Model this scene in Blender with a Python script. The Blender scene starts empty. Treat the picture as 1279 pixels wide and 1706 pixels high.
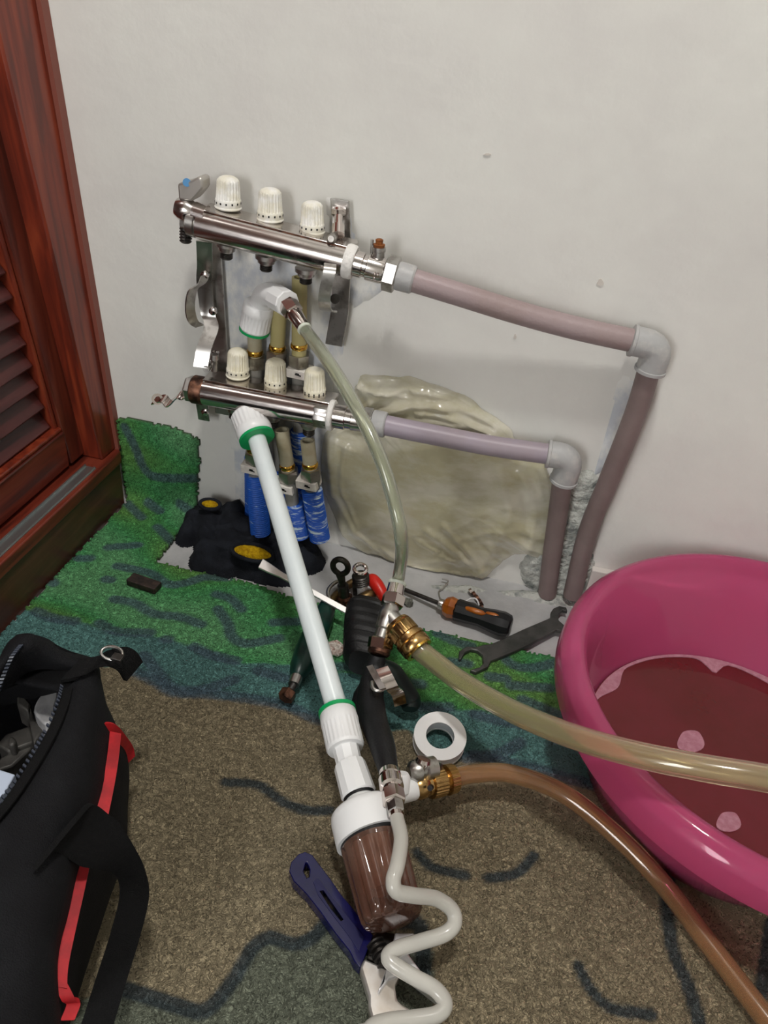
import bpy, bmesh, math, random
import numpy as np
from mathutils import Vector, Matrix, noise
random.seed(7)
sc = bpy.context.scene
COL = sc.collection

# ------------------------------------------------------------------ camera
F = 1281.0; CX, CY = 639.5, 853.0
def nrm(v):
    v = np.array(v, float); return v / np.linalg.norm(v)
_dn = nrm((-200, 1830, F)); _h = -nrm((-8829, -1861, F)); _h = nrm(_h - _dn * _h.dot(_dn))
_up = -_dn; _dep = np.cross(_up, _h)
M = np.array([_h, _dep, _up])
CAM = np.array([0, -.92, .7278])
cd = bpy.data.cameras.new('camera'); cam = bpy.data.objects.new('camera', cd); COL.objects.link(cam)
cd.sensor_fit = 'HORIZONTAL'; cd.sensor_width = 36; cd.lens = 36 * F / 1279
cd.clip_start = .02; cd.clip_end = 20
_R = np.column_stack([M[:, 0], -M[:, 1], -M[:, 2]])
cam.matrix_world = Matrix([[*map(float, _R[i]), float(CAM[i])] for i in range(3)] + [[0, 0, 0, 1]])
sc.camera = cam

def ray(px, py): return M @ np.array([px - CX, py - CY, F])
def WY(px, py, y=0.): r = ray(px, py); return Vector(CAM + r * ((y - CAM[1]) / r[1]))
def FZ(px, py, z=0.): r = ray(px, py); return Vector(CAM + r * ((z - CAM[2]) / r[2]))
def WX(px, py, x): r = ray(px, py); return Vector(CAM + r * ((x - CAM[0]) / r[0]))
def dist(p): return float((M.T @ (np.array(p) - CAM))[2])
def pr(p, px): return px * dist(p) / F          # size in metres of px photo pixels at p

# ------------------------------------------------------------------ light
w = bpy.data.worlds.new('world'); sc.world = w; w.use_nodes = True
w.node_tree.nodes['Background'].inputs[0].default_value = (.8, .85, .9, 1)
w.node_tree.nodes['Background'].inputs[1].default_value = .25
def area(name, loc, size, power, col, target=(0, 0, 0)):
    l = bpy.data.lights.new(name, 'AREA'); l.shape = 'DISK'; l.size = size; l.energy = power; l.color = col
    o = bpy.data.objects.new(name, l); COL.objects.link(o); o.location = loc
    o.rotation_euler = (Vector(target) - Vector(loc)).to_track_quat('-Z', 'Y').to_euler()
    return o
area('ceiling_light', (-.05, -.72, 2.3), .18, 21, (1, .965, .92), (-.05, -.6, 0))
area('fill_light', (-.75, -2.15, .95), .9, 33, (.99, .99, 1), (-.35, 0, .5))  # added fill with no known fixture, brightens the back wall more than the floor
sc.view_settings.view_transform = 'Standard'; sc.view_settings.look = 'None'
sc.view_settings.exposure = 0.0; sc.view_settings.gamma = 1; sc.view_settings.use_curve_mapping = False

# ------------------------------------------------------------------ materials
def s2l(c):
    c = c / 255.; return c / 12.92 if c <= .04045 else ((c + .055) / 1.055) ** 2.4
def rgb(r, g, b): return (s2l(r), s2l(g), s2l(b), 1)
MATS = {}
def mat(name, col=(200, 200, 200), rough=.5, metal=0., col2=None, nscale=30, nstretch=(1, 1, 1), lo=.4, hi=.65,
        bump=0., bscale=200, trans=0., ior=1.45, alpha=1., coat=0., sss=0., spec=None, aniso=0., rvar=0.):
    if name in MATS: return MATS[name]
    m = bpy.data.materials.new(name); m.use_nodes = True; nt = m.node_tree; N = nt.nodes; L = nt.links
    b = N['Principled BSDF']; MATS[name] = m
    b.inputs['Base Color'].default_value = rgb(*col); b.inputs['Roughness'].default_value = rough
    b.inputs['Metallic'].default_value = metal; b.inputs['Transmission Weight'].default_value = trans
    b.inputs['IOR'].default_value = ior; b.inputs['Alpha'].default_value = alpha
    b.inputs['Coat Weight'].default_value = coat; b.inputs['Subsurface Weight'].default_value = sss
    b.inputs['Subsurface Scale'].default_value = .01
    if spec is not None: b.inputs['Specular IOR Level'].default_value = spec
    tc = N.new('ShaderNodeTexCoord'); mp = N.new('ShaderNodeMapping'); L.new(tc.outputs['Object'], mp.inputs[0])
    mp.inputs['Scale'].default_value = nstretch
    if col2 is not None or rvar:
        n = N.new('ShaderNodeTexNoise'); n.inputs['Scale'].default_value = nscale; n.inputs['Detail'].default_value = 5
        n.inputs['Roughness'].default_value = .6
        L.new(mp.outputs[0], n.inputs['Vector'])
        mr = N.new('ShaderNodeMapRange'); mr.inputs[1].default_value = lo; mr.inputs[2].default_value = hi
        L.new(n.outputs['Fac'], mr.inputs[0])
        if col2 is not None:
            mx = N.new('ShaderNodeMix'); mx.data_type = 'RGBA'; mx.inputs[6].default_value = rgb(*col); mx.inputs[7].default_value = rgb(*col2)
            L.new(mr.outputs[0], mx.inputs[0]); L.new(mx.outputs[2], b.inputs['Base Color'])
        if rvar:
            m2 = N.new('ShaderNodeMapRange'); m2.inputs[3].default_value = rough; m2.inputs[4].default_value = rough + rvar
            L.new(mr.outputs[0], m2.inputs[0]); L.new(m2.outputs[0], b.inputs['Roughness'])
    if bump:
        n2 = N.new('ShaderNodeTexNoise'); n2.inputs['Scale'].default_value = bscale; n2.inputs['Detail'].default_value = 4
        L.new(mp.outputs[0], n2.inputs['Vector'])
        bp = N.new('ShaderNodeBump'); bp.inputs['Strength'].default_value = 1; bp.inputs['Distance'].default_value = bump
        L.new(n2.outputs['Fac'], bp.inputs['Height']); L.new(bp.outputs[0], b.inputs['Normal'])
    return m

wall_m = mat('wall_paint', (227, 227, 221), .75, col2=(217, 215, 211), nscale=5, lo=.35, hi=.7, bump=.0012, bscale=30)
plaster_m = mat('smeared_plaster', (196, 200, 206), .8, col2=(224, 224, 220), nscale=26, nstretch=(1.2, 1, .8), lo=.40, hi=.56, bump=.0015, bscale=70)
mortar_m = mat('rough_mortar', (186, 188, 182), .95, col2=(118, 124, 122), nscale=45, lo=.48, hi=.68, bump=.006, bscale=130)
floor_m = mat('grey_screed', (184, 184, 184), .8, col2=(156, 157, 158), nscale=9, lo=.4, hi=.68, bump=.0015, bscale=60)
ceil_m = mat('ceiling_paint', (230, 230, 228), .9)
chrome_m = mat('nickel_plating', (204, 198, 194), .16, 1., col2=(120, 108, 104), nscale=45, lo=.56, hi=.78, rvar=.25)
clean_m = mat('bright_chrome', (212, 203, 198), .10, 1.)
steel_m = mat('brushed_steel', (186, 184, 180), .32, 1., col2=(140, 134, 128), nscale=60, lo=.5, hi=.7)
dsteel_m = mat('dark_steel', (84, 82, 80), .38, .85, col2=(58, 54, 50), nscale=80)
brown_m = mat('tarnished_copper', (120, 84, 66), .45, .8, col2=(58, 40, 34), nscale=90, lo=.4, hi=.6)
brass_m = mat('brass', (186, 152, 100), .24, 1., col2=(146, 112, 68), nscale=70, lo=.5, hi=.75, rvar=.15)
gold_m = mat('bright_brass', (214, 168, 76), .2, 1.)
ppr_m = mat('mauve_pipe_plastic', (158, 141, 142), .42, col2=(150, 132, 130), nscale=12, bump=.0004, bscale=300)
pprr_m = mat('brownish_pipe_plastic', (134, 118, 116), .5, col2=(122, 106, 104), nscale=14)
pprl_m = mat('lilac_pipe_plastic', (160, 150, 164), .4, col2=(156, 144, 152), nscale=12)
pprf_m = mat('grey_fitting_plastic', (170, 170, 170), .45, col2=(186, 184, 180), nscale=70, lo=.5, hi=.72, bump=.0006, bscale=150)
knob_m = mat('ivory_plastic', (226, 220, 196), .45, col2=(234, 230, 214), nscale=60, lo=.45, hi=.65)
knobw_m = mat('plaster_dusted_plastic', (226, 222, 206), .6, col2=(236, 235, 230), nscale=55, lo=.42, hi=.6, bump=.001, bscale=150)
whitep_m = mat('white_plastic', (235, 236, 236), .35, sss=.0)
pipew_m = mat('white_ppr_pipe', (224, 232, 233), .32, col2=(214, 224, 226), nscale=10)
green_m = mat('green_gasket', (8, 158, 88), .4)
pex_m = mat('cloudy_pipe', (178, 172, 150), .4, col2=(160, 150, 124), nscale=30, trans=.0, coat=.2)
pexd_m = mat('yellowed_pipe', (176, 166, 116), .4, coat=.2)
blue_m = mat('blue_sleeve_plastic', (34, 92, 190), .5, col2=(150, 178, 214), nscale=120, nstretch=(.5, .5, 2.2), lo=.62, hi=.7, bump=.0008, bscale=200)
bluew_m = mat('blue_sleeve_scuffed', (34, 88, 184), .55, col2=(200, 216, 222), nscale=90, nstretch=(.4, .4, 2.6), lo=.52, hi=.62, bump=.001, bscale=200)
rubber_m = mat('black_rubber', (14, 15, 17), .5, col2=(20, 21, 24), nscale=60, bump=.0004, bscale=400)
blackp_m = mat('black_plastic', (16, 17, 20), .38)
dgreen_m = mat('dark_green_grip', (16, 58, 48), .36, col2=(10, 38, 34), nscale=40)
orange_m = mat('amber_plastic', (176, 98, 20), .3, col2=(140, 70, 12), nscale=40, coat=.3)
red_m = mat('red_grip', (208, 36, 26), .35, col2=(228, 84, 60), nscale=120, lo=.62, hi=.66)
nblue_m = mat('navy_enamel', (14, 15, 72), .25, coat=.3, col2=(11, 12, 60), nscale=40)
knit_m = mat('black_knit', (25, 27, 32), .95, col2=(38, 41, 48), nscale=30, bump=.0012, bscale=900, spec=.2)
yellow_m = mat('mustard_terry', (196, 160, 26), .95, col2=(150, 112, 16), nscale=200, bump=.002, bscale=500, spec=.1)
nylon_m = mat('black_nylon', (14, 14, 17), .8, col2=(22, 23, 26), nscale=25, bump=.0008, bscale=900, spec=.25)
web_m = mat('black_webbing', (17, 17, 18), .85, bump=.001, bscale=1200, spec=.2)
redtape_m = mat('red_piping', (196, 26, 36), .6, col2=(160, 18, 28), nscale=60)
milky_m = mat('milky_hose', (214, 212, 204), .22, coat=.4, trans=.35, ior=1.25)
ptfe_m = mat('white_tape', (232, 234, 240), .45)
white_m = mat('white_tag', (226, 222, 214), .6, col2=(200, 192, 186), nscale=90)
rust_m = mat('rust', (150, 92, 44), .7, .3, col2=(110, 60, 30), nscale=200)
debris_m = mat('plaster_crumb', (214, 206, 196), .9, col2=(150, 120, 108), nscale=200, bump=.002, bscale=400)

def wood(name, c1, c2, c3, stretch, scale=22.):
    m = bpy.data.materials.new(name); m.use_nodes = True; nt = m.node_tree; N = nt.nodes; L = nt.links; b = N['Principled BSDF']
    tc = N.new('ShaderNodeTexCoord'); mp = N.new('ShaderNodeMapping'); L.new(tc.outputs['Object'], mp.inputs[0]); mp.inputs['Scale'].default_value = stretch
    n = N.new('ShaderNodeTexNoise'); n.inputs['Scale'].default_value = scale; n.inputs['Detail'].default_value = 6; n.inputs['Distortion'].default_value = .8
    L.new(mp.outputs[0], n.inputs['Vector'])
    r = N.new('ShaderNodeValToRGB'); e = r.color_ramp.elements; e[0].position = .36; e[0].color = rgb(*c1); e[1].position = .66; e[1].color = rgb(*c3)
    k = e.new(.5); k.color = rgb(*c2)
    L.new(n.outputs['Fac'], r.inputs[0]); L.new(r.outputs[0], b.inputs['Base Color'])
    b.inputs['Roughness'].default_value = .33; b.inputs['Coat Weight'].default_value = .15
    return m
woodv = wood('red_wood_upright', (70, 28, 20), (92, 36, 24), (108, 48, 32), (3, 3, .22))
woodh = wood('red_wood_level', (72, 28, 20), (102, 38, 25), (120, 52, 36), (3, .25, 3))
woodj = wood('red_wood_jamb', (92, 34, 22), (118, 44, 26), (136, 58, 34), (3, 3, .22))
woodd = wood('dark_wood_plinth', (66, 34, 26), (80, 42, 32), (94, 52, 40), (3, .3, 3))
wooddj = wood('dark_wood_slat', (58, 26, 26), (74, 34, 33), (84, 42, 40), (3, .3, 3))

# ------------------------------------------------------------------ mesh helpers
def V(*a): return Vector(a)
def spline(pts, n=8):
    P = [Vector(p) for p in pts]; P = [P[0] * 2 - P[1]] + P + [P[-1] * 2 - P[-2]]; out = []
    for i in range(1, len(P) - 2):
        for k in range(n):
            t = k / n; a, b, c, d = P[i - 1:i + 3]
            out.append(.5 * ((2 * b) + (c - a) * t + (2 * a - 5 * b + 4 * c - d) * t * t + (3 * b - a - 3 * c + d) * t ** 3))
    out.append(P[-2]); return out
def lerp(a, b, t): return a + (b - a) * t
class MB:
    def __init__(s): s.v = []; s.f = []
    def add(s, vs, fs):
        o = len(s.v); s.v += [Vector(v) for v in vs]; s.f += [tuple(i + o for i in f) for f in fs]; return s
    def tube(s, pts, r, seg=14, caps=True, closed=False, flute=(0, 0)):
        pts = [Vector(p) for p in pts]; n = len(pts)
        rr = r if isinstance(r, (list, tuple)) else [r] * n
        if len(rr) != n: rr = [float(np.interp(i / (n - 1), np.linspace(0, 1, len(rr)), rr)) for i in range(n)]
        T = []
        for i in range(n):
            a = pts[(i - 1) % n] if (closed or i > 0) else pts[i]; b = pts[(i + 1) % n] if (closed or i < n - 1) else pts[i]
            T.append((b - a).normalized())
        u = T[0].orthogonal().normalized(); vs = []; fs = []
        for i in range(n):
            u = (u - T[i] * u.dot(T[i])).normalized(); w_ = T[i].cross(u)
            for k in range(seg):
                a = 2 * math.pi * k / seg; q = rr[i] * (1 + flute[1] * math.cos(flute[0] * a))
                vs.append(pts[i] + u * math.cos(a) * q + w_ * math.sin(a) * q)
        m = n if closed else n - 1
        for i in range(m):
            j = (i + 1) % n
            for k in range(seg):
                l = (k + 1) % seg; fs.append((i * seg + k, i * seg + l, j * seg + l, j * seg + k))
        if caps and not closed: fs.append(tuple(range(seg))[::-1]); fs.append(tuple((n - 1) * seg + k for k in range(seg)))
        return s.add(vs, fs)
    def lathe(s, p0, p1, prof, seg=28, flute=None, up=None):
        """prof: (t 0..1, r, [flute amp]) along p0->p1; closes ends"""
        p0 = Vector(p0); p1 = Vector(p1); ax = (p1 - p0).normalized()
        u = (Vector(up) - ax * Vector(up).dot(ax)).normalized() if up is not None else ax.orthogonal().normalized()
        w_ = ax.cross(u); vs = []; fs = []; n = len(prof)
        for q in prof:
            t, r = q[0], q[1]; amp = q[2] if len(q) > 2 else 0; c = p0.lerp(p1, t)
            for k in range(seg):
                a = 2 * math.pi * k / seg; rr = r
                if amp: rr = r * (1 - amp * (.5 + .5 * math.cos(flute * a)) ** 2)
                vs.append(c + u * math.cos(a) * rr + w_ * math.sin(a) * rr)
        for i in range(n - 1):
            for k in range(seg):
                l = (k + 1) % seg; fs.append((i * seg + k, i * seg + l, (i + 1) * seg + l, (i + 1) * seg + k))
        fs.append(tuple(range(seg))[::-1]); fs.append(tuple((n - 1) * seg + k for k in range(seg)))
        return s.add(vs, fs)
    def cyl(s, p0, p1, r, r2=None, seg=24): return s.lathe(p0, p1, [(0, r), (1, r if r2 is None else r2)], seg)
    def hexa(s, p0, p1, r, up=None, cham=.86):
        return s.lathe(p0, p1, [(0, r * cham), (.1, r), (.9, r), (1, r * cham)], 6, up=up)
    def ring(s, p0, p1, r, ri, seg=28):
        p0 = Vector(p0); p1 = Vector(p1); ax = (p1 - p0).normalized(); u = ax.orthogonal().normalized(); w_ = ax.cross(u); vs = []; fs = []
        L = [(p0, r), (p1, r), (p1, ri), (p0, ri)]
        for c, q in L:
            for k in range(seg):
                a = 2 * math.pi * k / seg; vs.append(c + (u * math.cos(a) + w_ * math.sin(a)) * q)
        for i in range(4):
            j = (i + 1) % 4
            for k in range(seg):
                l = (k + 1) % seg; fs.append((i * seg + k, i * seg + l, j * seg + l, j * seg + k))
        return s.add(vs, fs)
    def box(s, c, hx, hy, hz, X=(1, 0, 0), Y=(0, 1, 0), Z=(0, 0, 1)):
        c = Vector(c); X = Vector(X) * hx; Y = Vector(Y) * hy; Z = Vector(Z) * hz
        vs = [c + X * a + Y * b + Z * d for a in (-1, 1) for b in (-1, 1) for d in (-1, 1)]
        return s.add(vs, [(0, 1, 3, 2), (4, 6, 7, 5), (0, 4, 5, 1), (2, 3, 7, 6), (0, 2, 6, 4), (1, 5, 7, 3)])
    def aabb(s, x0, x1, y0, y1, z0, z1): return s.box(((x0 + x1) / 2, (y0 + y1) / 2, (z0 + z1) / 2), (x1 - x0) / 2, (y1 - y0) / 2, (z1 - z0) / 2)
    def prism(s, poly, off):
        """poly: list of 3-D points (planar outline), extruded by off"""
        n = len(poly); P = [Vector(p) for p in poly]; off = Vector(off)
        nn = sum(((P[i].cross(P[(i + 1) % n])) for i in range(n)), Vector())
        if nn.dot(off) < 0: P = P[::-1]
        vs = P + [p + off for p in P]
        return s.add(vs, [tuple(range(n))[::-1], tuple(range(n, 2 * n))] + [(i, (i + 1) % n, n + (i + 1) % n, n + i) for i in range(n)])
    def ribbon(s, pts, wv, th):
        """flat strip: pts centreline, wv width vector(s) (full), th thickness"""
        pts = [Vector(p) for p in pts]; n = len(pts); vs = []; fs = []
        for i, p in enumerate(pts):
            t = (pts[min(i + 1, n - 1)] - pts[max(i - 1, 0)]).normalized(); wq = Vector(wv[i]) if isinstance(wv, list) else Vector(wv)
            nn = t.cross(wq).normalized() * th / 2
            for a, b in ((-.5, -1), (.5, -1), (.5, 1), (-.5, 1)): vs.append(p + wq * a + nn * b)
        for i in range(n - 1):
            for k in range(4): l = (k + 1) % 4; fs.append((i * 4 + k, i * 4 + l, (i + 1) * 4 + l, (i + 1) * 4 + k))
        fs += [(3, 2, 1, 0), tuple((n - 1) * 4 + k for k in range(4))]
        return s.add(vs, fs)
    def ball(s, c, r, sc_=(1, 1, 1), seg=16, rings=9):
        c = Vector(c); vs = [c + V(0, 0, -r * sc_[2])]; fs = []
        for i in range(1, rings):
            th = -math.pi / 2 + math.pi * i / rings
            for k in range(seg):
                a = 2 * math.pi * k / seg; vs.append(c + V(r * sc_[0] * math.cos(th) * math.cos(a), r * sc_[1] * math.cos(th) * math.sin(a), r * sc_[2] * math.sin(th)))
        vs.append(c + V(0, 0, r * sc_[2])); e = len(vs) - 1
        for k in range(seg): fs.append((0, 1 + (k + 1) % seg, 1 + k)); fs.append((e, e - seg + k, e - seg + (k + 1) % seg))
        for i in range(rings - 2):
            for k in range(seg): l = (k + 1) % seg; a = 1 + i * seg; fs.append((a + k, a + l, a + seg + l, a + seg + k))
        return s.add(vs, fs)
    def build(s, name, m, parent=None, smooth=35, bevel=0, kind=None, label=None):
        off = Vector(); p = parent
        while p is not None: off += p.location; p = p.parent
        me = bpy.data.meshes.new(name); me.from_pydata([v - off for v in s.v], [], s.f)
        me.materials.append(m); me.validate(); me.update()
        if smooth:
            me.shade_smooth(); me.set_sharp_from_angle(angle=math.radians(smooth))
        o = bpy.data.objects.new(name, me); COL.objects.link(o); o.parent = parent
        if bevel:
            b = o.modifiers.new('bevel', 'BEVEL'); b.width = bevel; b.segments = 2; b.limit_method = 'ANGLE'; b.angle_limit = math.radians(40)
        if kind: o['kind'] = kind
        if label: o['label'] = label
        return o
def thing(name, label, cat, loc, group=None):
    o = bpy.data.objects.new(name, None); COL.objects.link(o); o.location = Vector(loc); o.empty_display_size = .02
    o['label'] = label; o['category'] = cat
    if group: o['group'] = group
    return o
def tag(o, label, cat, group=None):
    o['label'] = label; o['category'] = cat
    if group: o['group'] = group
    return o
def base(p): return (p[0], p[1], 0)

# ================================================================== SETTING
X0, X1, Y1, ZC = -.66, 1.7, -2.3, 2.5
MB().aabb(X0 - .05, X1 + .05, 0, .06, -.05, ZC).build('wall_back', wall_m, None, 0, kind='structure')
wall_back = bpy.data.objects['wall_back']
MB().aabb(X0 - .05, X0, Y1, 0, 0, ZC).build('wall_left', wall_m, None, 0, kind='structure')
MB().aabb(X1, X1 + .05, Y1, 0, 0, ZC).build('wall_right', wall_m, None, 0, kind='structure')
MB().aabb(X0 - .05, X1 + .05, Y1 - .05, Y1, 0, ZC).build('wall_front', wall_m, None, 0, kind='structure')
MB().aabb(X0 - .05, X1 + .05, Y1, 0, -.05, 0).build('floor', floor_m, None, 0, kind='structure')
MB().aabb(X0 - .05, X1 + .05, Y1, 0, ZC, ZC + .05).build('ceiling', ceil_m, None, 0, kind='structure')
p = WY(993, 928, -.012)
MB().aabb(p.x, X1, -.012, 0, 0, .062).build('baseboard_back', mat('baseboard_paint', (214, 208, 202), .5), None, 0, bevel=.0015, kind='structure')

# smeared patches on the wall (own relief), children of the wall
def patch(name, outline, m, y0=.0, th=.004, seed=0, amp=.35, cell=.006, parent=wall_back, plane='wall', lump=1.):
    """irregular crust of plaster/mortar: grid with relief, inside a ragged outline given in wall metres (x,z)"""
    xs = [q[0] for q in outline]; zs = [q[1] for q in outline]
    nx = int((max(xs) - min(xs)) / cell) + 2; nz = int((max(zs) - min(zs)) / cell) + 2
    idx = {}; vs = []; fs = []
    def inside(x, z):
        c = False; j = len(outline) - 1
        for i in range(len(outline)):
            xi, zi = outline[i]; xj, zj = outline[j]
            if (zi > z) != (zj > z) and x < (xj - xi) * (z - zi) / (zj - zi) + xi: c = not c
            j = i
        return c
    def edge(x, z):
        d = 9
        for i in range(len(outline)):
            a = Vector(outline[i]); b = Vector(outline[(i + 1) % len(outline)]); ab = b - a; q = Vector((x, z)); t = max(0, min(1, (q - a).dot(ab) / max(ab.length_squared, 1e-9)))
            d = min(d, (q - a - ab * t).length)
        return d
    def vert(i, k):
        if (i, k) not in idx:
            x = min(xs) + i * cell; z = min(zs) + k * cell
            e = edge(x, z); ins = inside(x, z); e = e if ins else -e
            n = noise.noise(V(x * 28 + seed, z * 28, seed)); n2 = noise.noise(V(x * 110, z * 110, seed))
            h = max(-.002, min(1, (e + n * amp * .03) / .012)) * th * (1 + lump * (.5 * n + .35 * n2))
            if e + n * amp * .03 < 0: h = -.003
            idx[(i, k)] = len(vs); vs.append(V(x, y0 - h, z) if plane == 'wall' else V(x, z, y0 + h))
        return idx[(i, k)]
    for i in range(-3, nx + 3):
        for k in range(-3, nz + 3):
            x = min(xs) + (i + .5) * cell; z = min(zs) + (k + .5) * cell
            if inside(x, z) or edge(x, z) < amp * .03:
                f = (vert(i, k), vert(i + 1, k), vert(i + 1, k + 1), vert(i, k + 1)); fs.append(f)
    mb = MB(); mb.add(vs, fs); return mb.build(name, m, parent, 60)
def wpts(l, y=0): return [(WY(a, b, y).x, WY(a, b, y).z) for a, b in l]
patch('plaster_patch', wpts([(352, 395), (560, 405), (585, 480), (578, 560), (560, 640), (565, 760), (548, 890), (470, 900), (392, 850), (388, 760), (372, 690), (362, 560)]), plaster_m, th=.0016, seed=3, amp=.25)
patch('plaster_patch', wpts([(540, 325), (580, 330), (596, 400), (640, 480), (585, 530), (560, 470)]), plaster_m, th=.003, seed=9, amp=.2, label=None) if False else None
patch('plaster_patch', wpts([(545, 330), (582, 335), (592, 400), (655, 470), (590, 520), (556, 470)]), plaster_m, th=.003, seed=9, amp=.2)
patch('mortar_patch', wpts([(945, 790), (985, 780), (1002, 800), (988, 900), (990, 1000), (880, 990), (862, 940), (905, 900), (912, 820)]), mortar_m, th=.008, seed=5, amp=.15, cell=.004)
patch('mortar_patch', wpts([(1035, 620), (1062, 640), (1010, 780), (985, 800), (1005, 720)]), plaster_m, th=.003, seed=6, amp=.1, cell=.004)
fl = [tuple(FZ(a, b)[:2]) for a, b in [(700, 970), (890, 985), (935, 988), (1000, 1000), (1000, 1020), (930, 1012), (880, 998), (830, 990), (720, 985)]]
patch('floor_mortar', fl, mortar_m, y0=-.0005, th=.005, seed=12, amp=.25, cell=.004, parent=bpy.data.objects['floor'], plane='floor')

# ---------------------------------------------------------------- louvred wardrobe (left)
KS = -.077
wd = thing('louvred_wardrobe', 'dark red wooden wardrobe with a louvred sliding door along the left edge', 'wardrobe', (-.62, -.4, 0))
def wy_(y, z): return y + KS * (min(z, .75) - .13)
def wquad(y0, y1, z0, z1, x0, x1, shear=True):
    mb = MB(); zz = [z0] + ([.75] if z0 < .75 < z1 else []) + [z1]; vs = []
    for z in zz:
        sx = -.045 * (min(z, .75) - .1) if shear else 0
        for x, y in ((x0, y0), (x1, y0), (x1, y1), (x0, y1)): vs.append(V(x + sx, (wy_(y, z) if y < -.001 else y), z))
    fs = [(3, 2, 1, 0)]; n = len(zz)
    for i in range(n - 1):
        for k in range(4): l = (k + 1) % 4; fs.append((i * 4 + k, i * 4 + l, (i + 1) * 4 + l, (i + 1) * 4 + k))
    fs.append(tuple((n - 1) * 4 + k for k in range(4))); return mb.add(vs, fs)
ZS = .098
MB().prism([V(-.575, -.018, 0), V(-.575, -1.6, 0), V(-.655, -1.6, 0), V(-.655, -.0005, 0), V(-.588, -.0005, 0)], (0, 0, ZS - .02)).build('plinth', woodd, wd, bevel=.001)
sl = MB().prism([V(-.572, -.016, ZS - .02), V(-.572, -1.6, ZS - .02), V(-.655, -1.6, ZS - .02), V(-.655, -.0005, ZS - .02), V(-.586, -.0005, ZS - .02)], (0, 0, .02)).build('sill', woodh, wd, bevel=.002)
pa = FZ(143, 777, ZS); pb = FZ(0, 928, ZS)
xt = (pa.x + pb.x) / 2
MB().aabb(xt - .009, xt + .009, -1.5, pa.y, ZS - .002, ZS + .0012).aabb(xt - .009, xt - .007, -1.5, pa.y, ZS, ZS + .004).aabb(xt + .005, xt + .0075, -1.5, pa.y, ZS, ZS + .003).build('track', mat('aluminium', (176, 182, 182), .3, .9), wd)
jb = wquad(-.050, -.0005, ZS, 2.0, -.64, -.583).build('jamb', woodj, wd, bevel=.003)
MB().add([V(-.6, -.012, ZS), V(-.577, -.012, ZS), V(-.577, -.0004, ZS), V(-.6, -.0004, ZS), V(-.6 - .029, -.015, .75), V(-.577 - .029, -.015, .75), V(-.577 - .029, -.0004, .75), V(-.606, -.0004, .75)],
         [(3, 2, 1, 0), (4, 5, 6, 7), (0, 1, 5, 4), (1, 2, 6, 5), (2, 3, 7, 6), (3, 0, 4, 7)]).build('jamb_bead', mat('bead_paint', (128, 72, 60), .45), wd)
door = MB().aabb(-.652, -.650, -1.5, -.01, ZS + .004, 1.9).build('door', woodd, wd)
wquad(-.083, -.014, ZS + .006, 1.9, -.648, -.612).build('stile', woodv, door, bevel=.002)
wquad(-.090, -.0835, ZS + .066, 1.9, -.644, -.618).build('stile_moulding', woodj, door, bevel=.002)
MB().aabb(-.648, -.613, -1.5, -.085, ZS + .006, ZS + .062).build('rail', woodh, door, bevel=.002)
MB().aabb(-.644, -.616, -1.5, -.085, ZS + .062, ZS + .068).build('rail_moulding', woodj, door, bevel=.002)
for i in range(40):
    z = ZS + .085 + i * .0315
    y1 = wy_(-.090, z)
    MB().box((-.6365 - .045 * (min(z, .75) - .1), (y1 - 1.45) / 2, z), .0195, (y1 + 1.45) / 2, .0035, X=(math.cos(-.95), 0, math.sin(-.95)), Z=(math.sin(.95), 0, math.cos(.95))).build('slat', wooddj, door, bevel=.0015)

# ---------------------------------------------------------------- rug
def pip(poly, X, Y):
    c = np.zeros(X.shape, bool); n = len(poly); j = n - 1
    for i in range(n):
        xi, yi = poly[i]; xj, yj = poly[j]
        m_ = ((yi > Y) != (yj > Y))
        with np.errstate(divide='ignore', invalid='ignore'): xx = (xj - xi) * (Y - yi) / (yj - yi if yj != yi else 1e-9) + xi
        c ^= m_ & (X < xx); j = i
    return c
TH = .008
YB = -.026; RB = .018; YW = -.008
LB = math.pi / 2 * RB
def rug_pos(x, t, top=True):     # t runs along the rug towards the wall, then up it
    off = 0 if top else TH - .001
    y = np.where(t < YB, t, 0.); z = np.where(t < YB, TH - off, 0.)
    a = np.clip((t - YB) / RB, 0, math.pi / 2)
    arc = (t >= YB) & (t < YB + LB)
    y = np.where(arc, YB + (RB + 0 * a + off) * np.sin(a), y); z = np.where(arc, TH + RB - (RB + off) * np.cos(a), z)
    up = t >= YB + LB
    y = np.where(up, YB + RB + off, y); z = np.where(up, TH + RB + (t - YB - LB), z)
    return y, z
def pix2rug(a, b):
    q = FZ(a, b, TH)
    if q.y < YB: return (q.x, q.y)
    q = WY(a, b, YB + RB); return (q.x, YB + LB + max(q.z - TH - RB, -LB))
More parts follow.
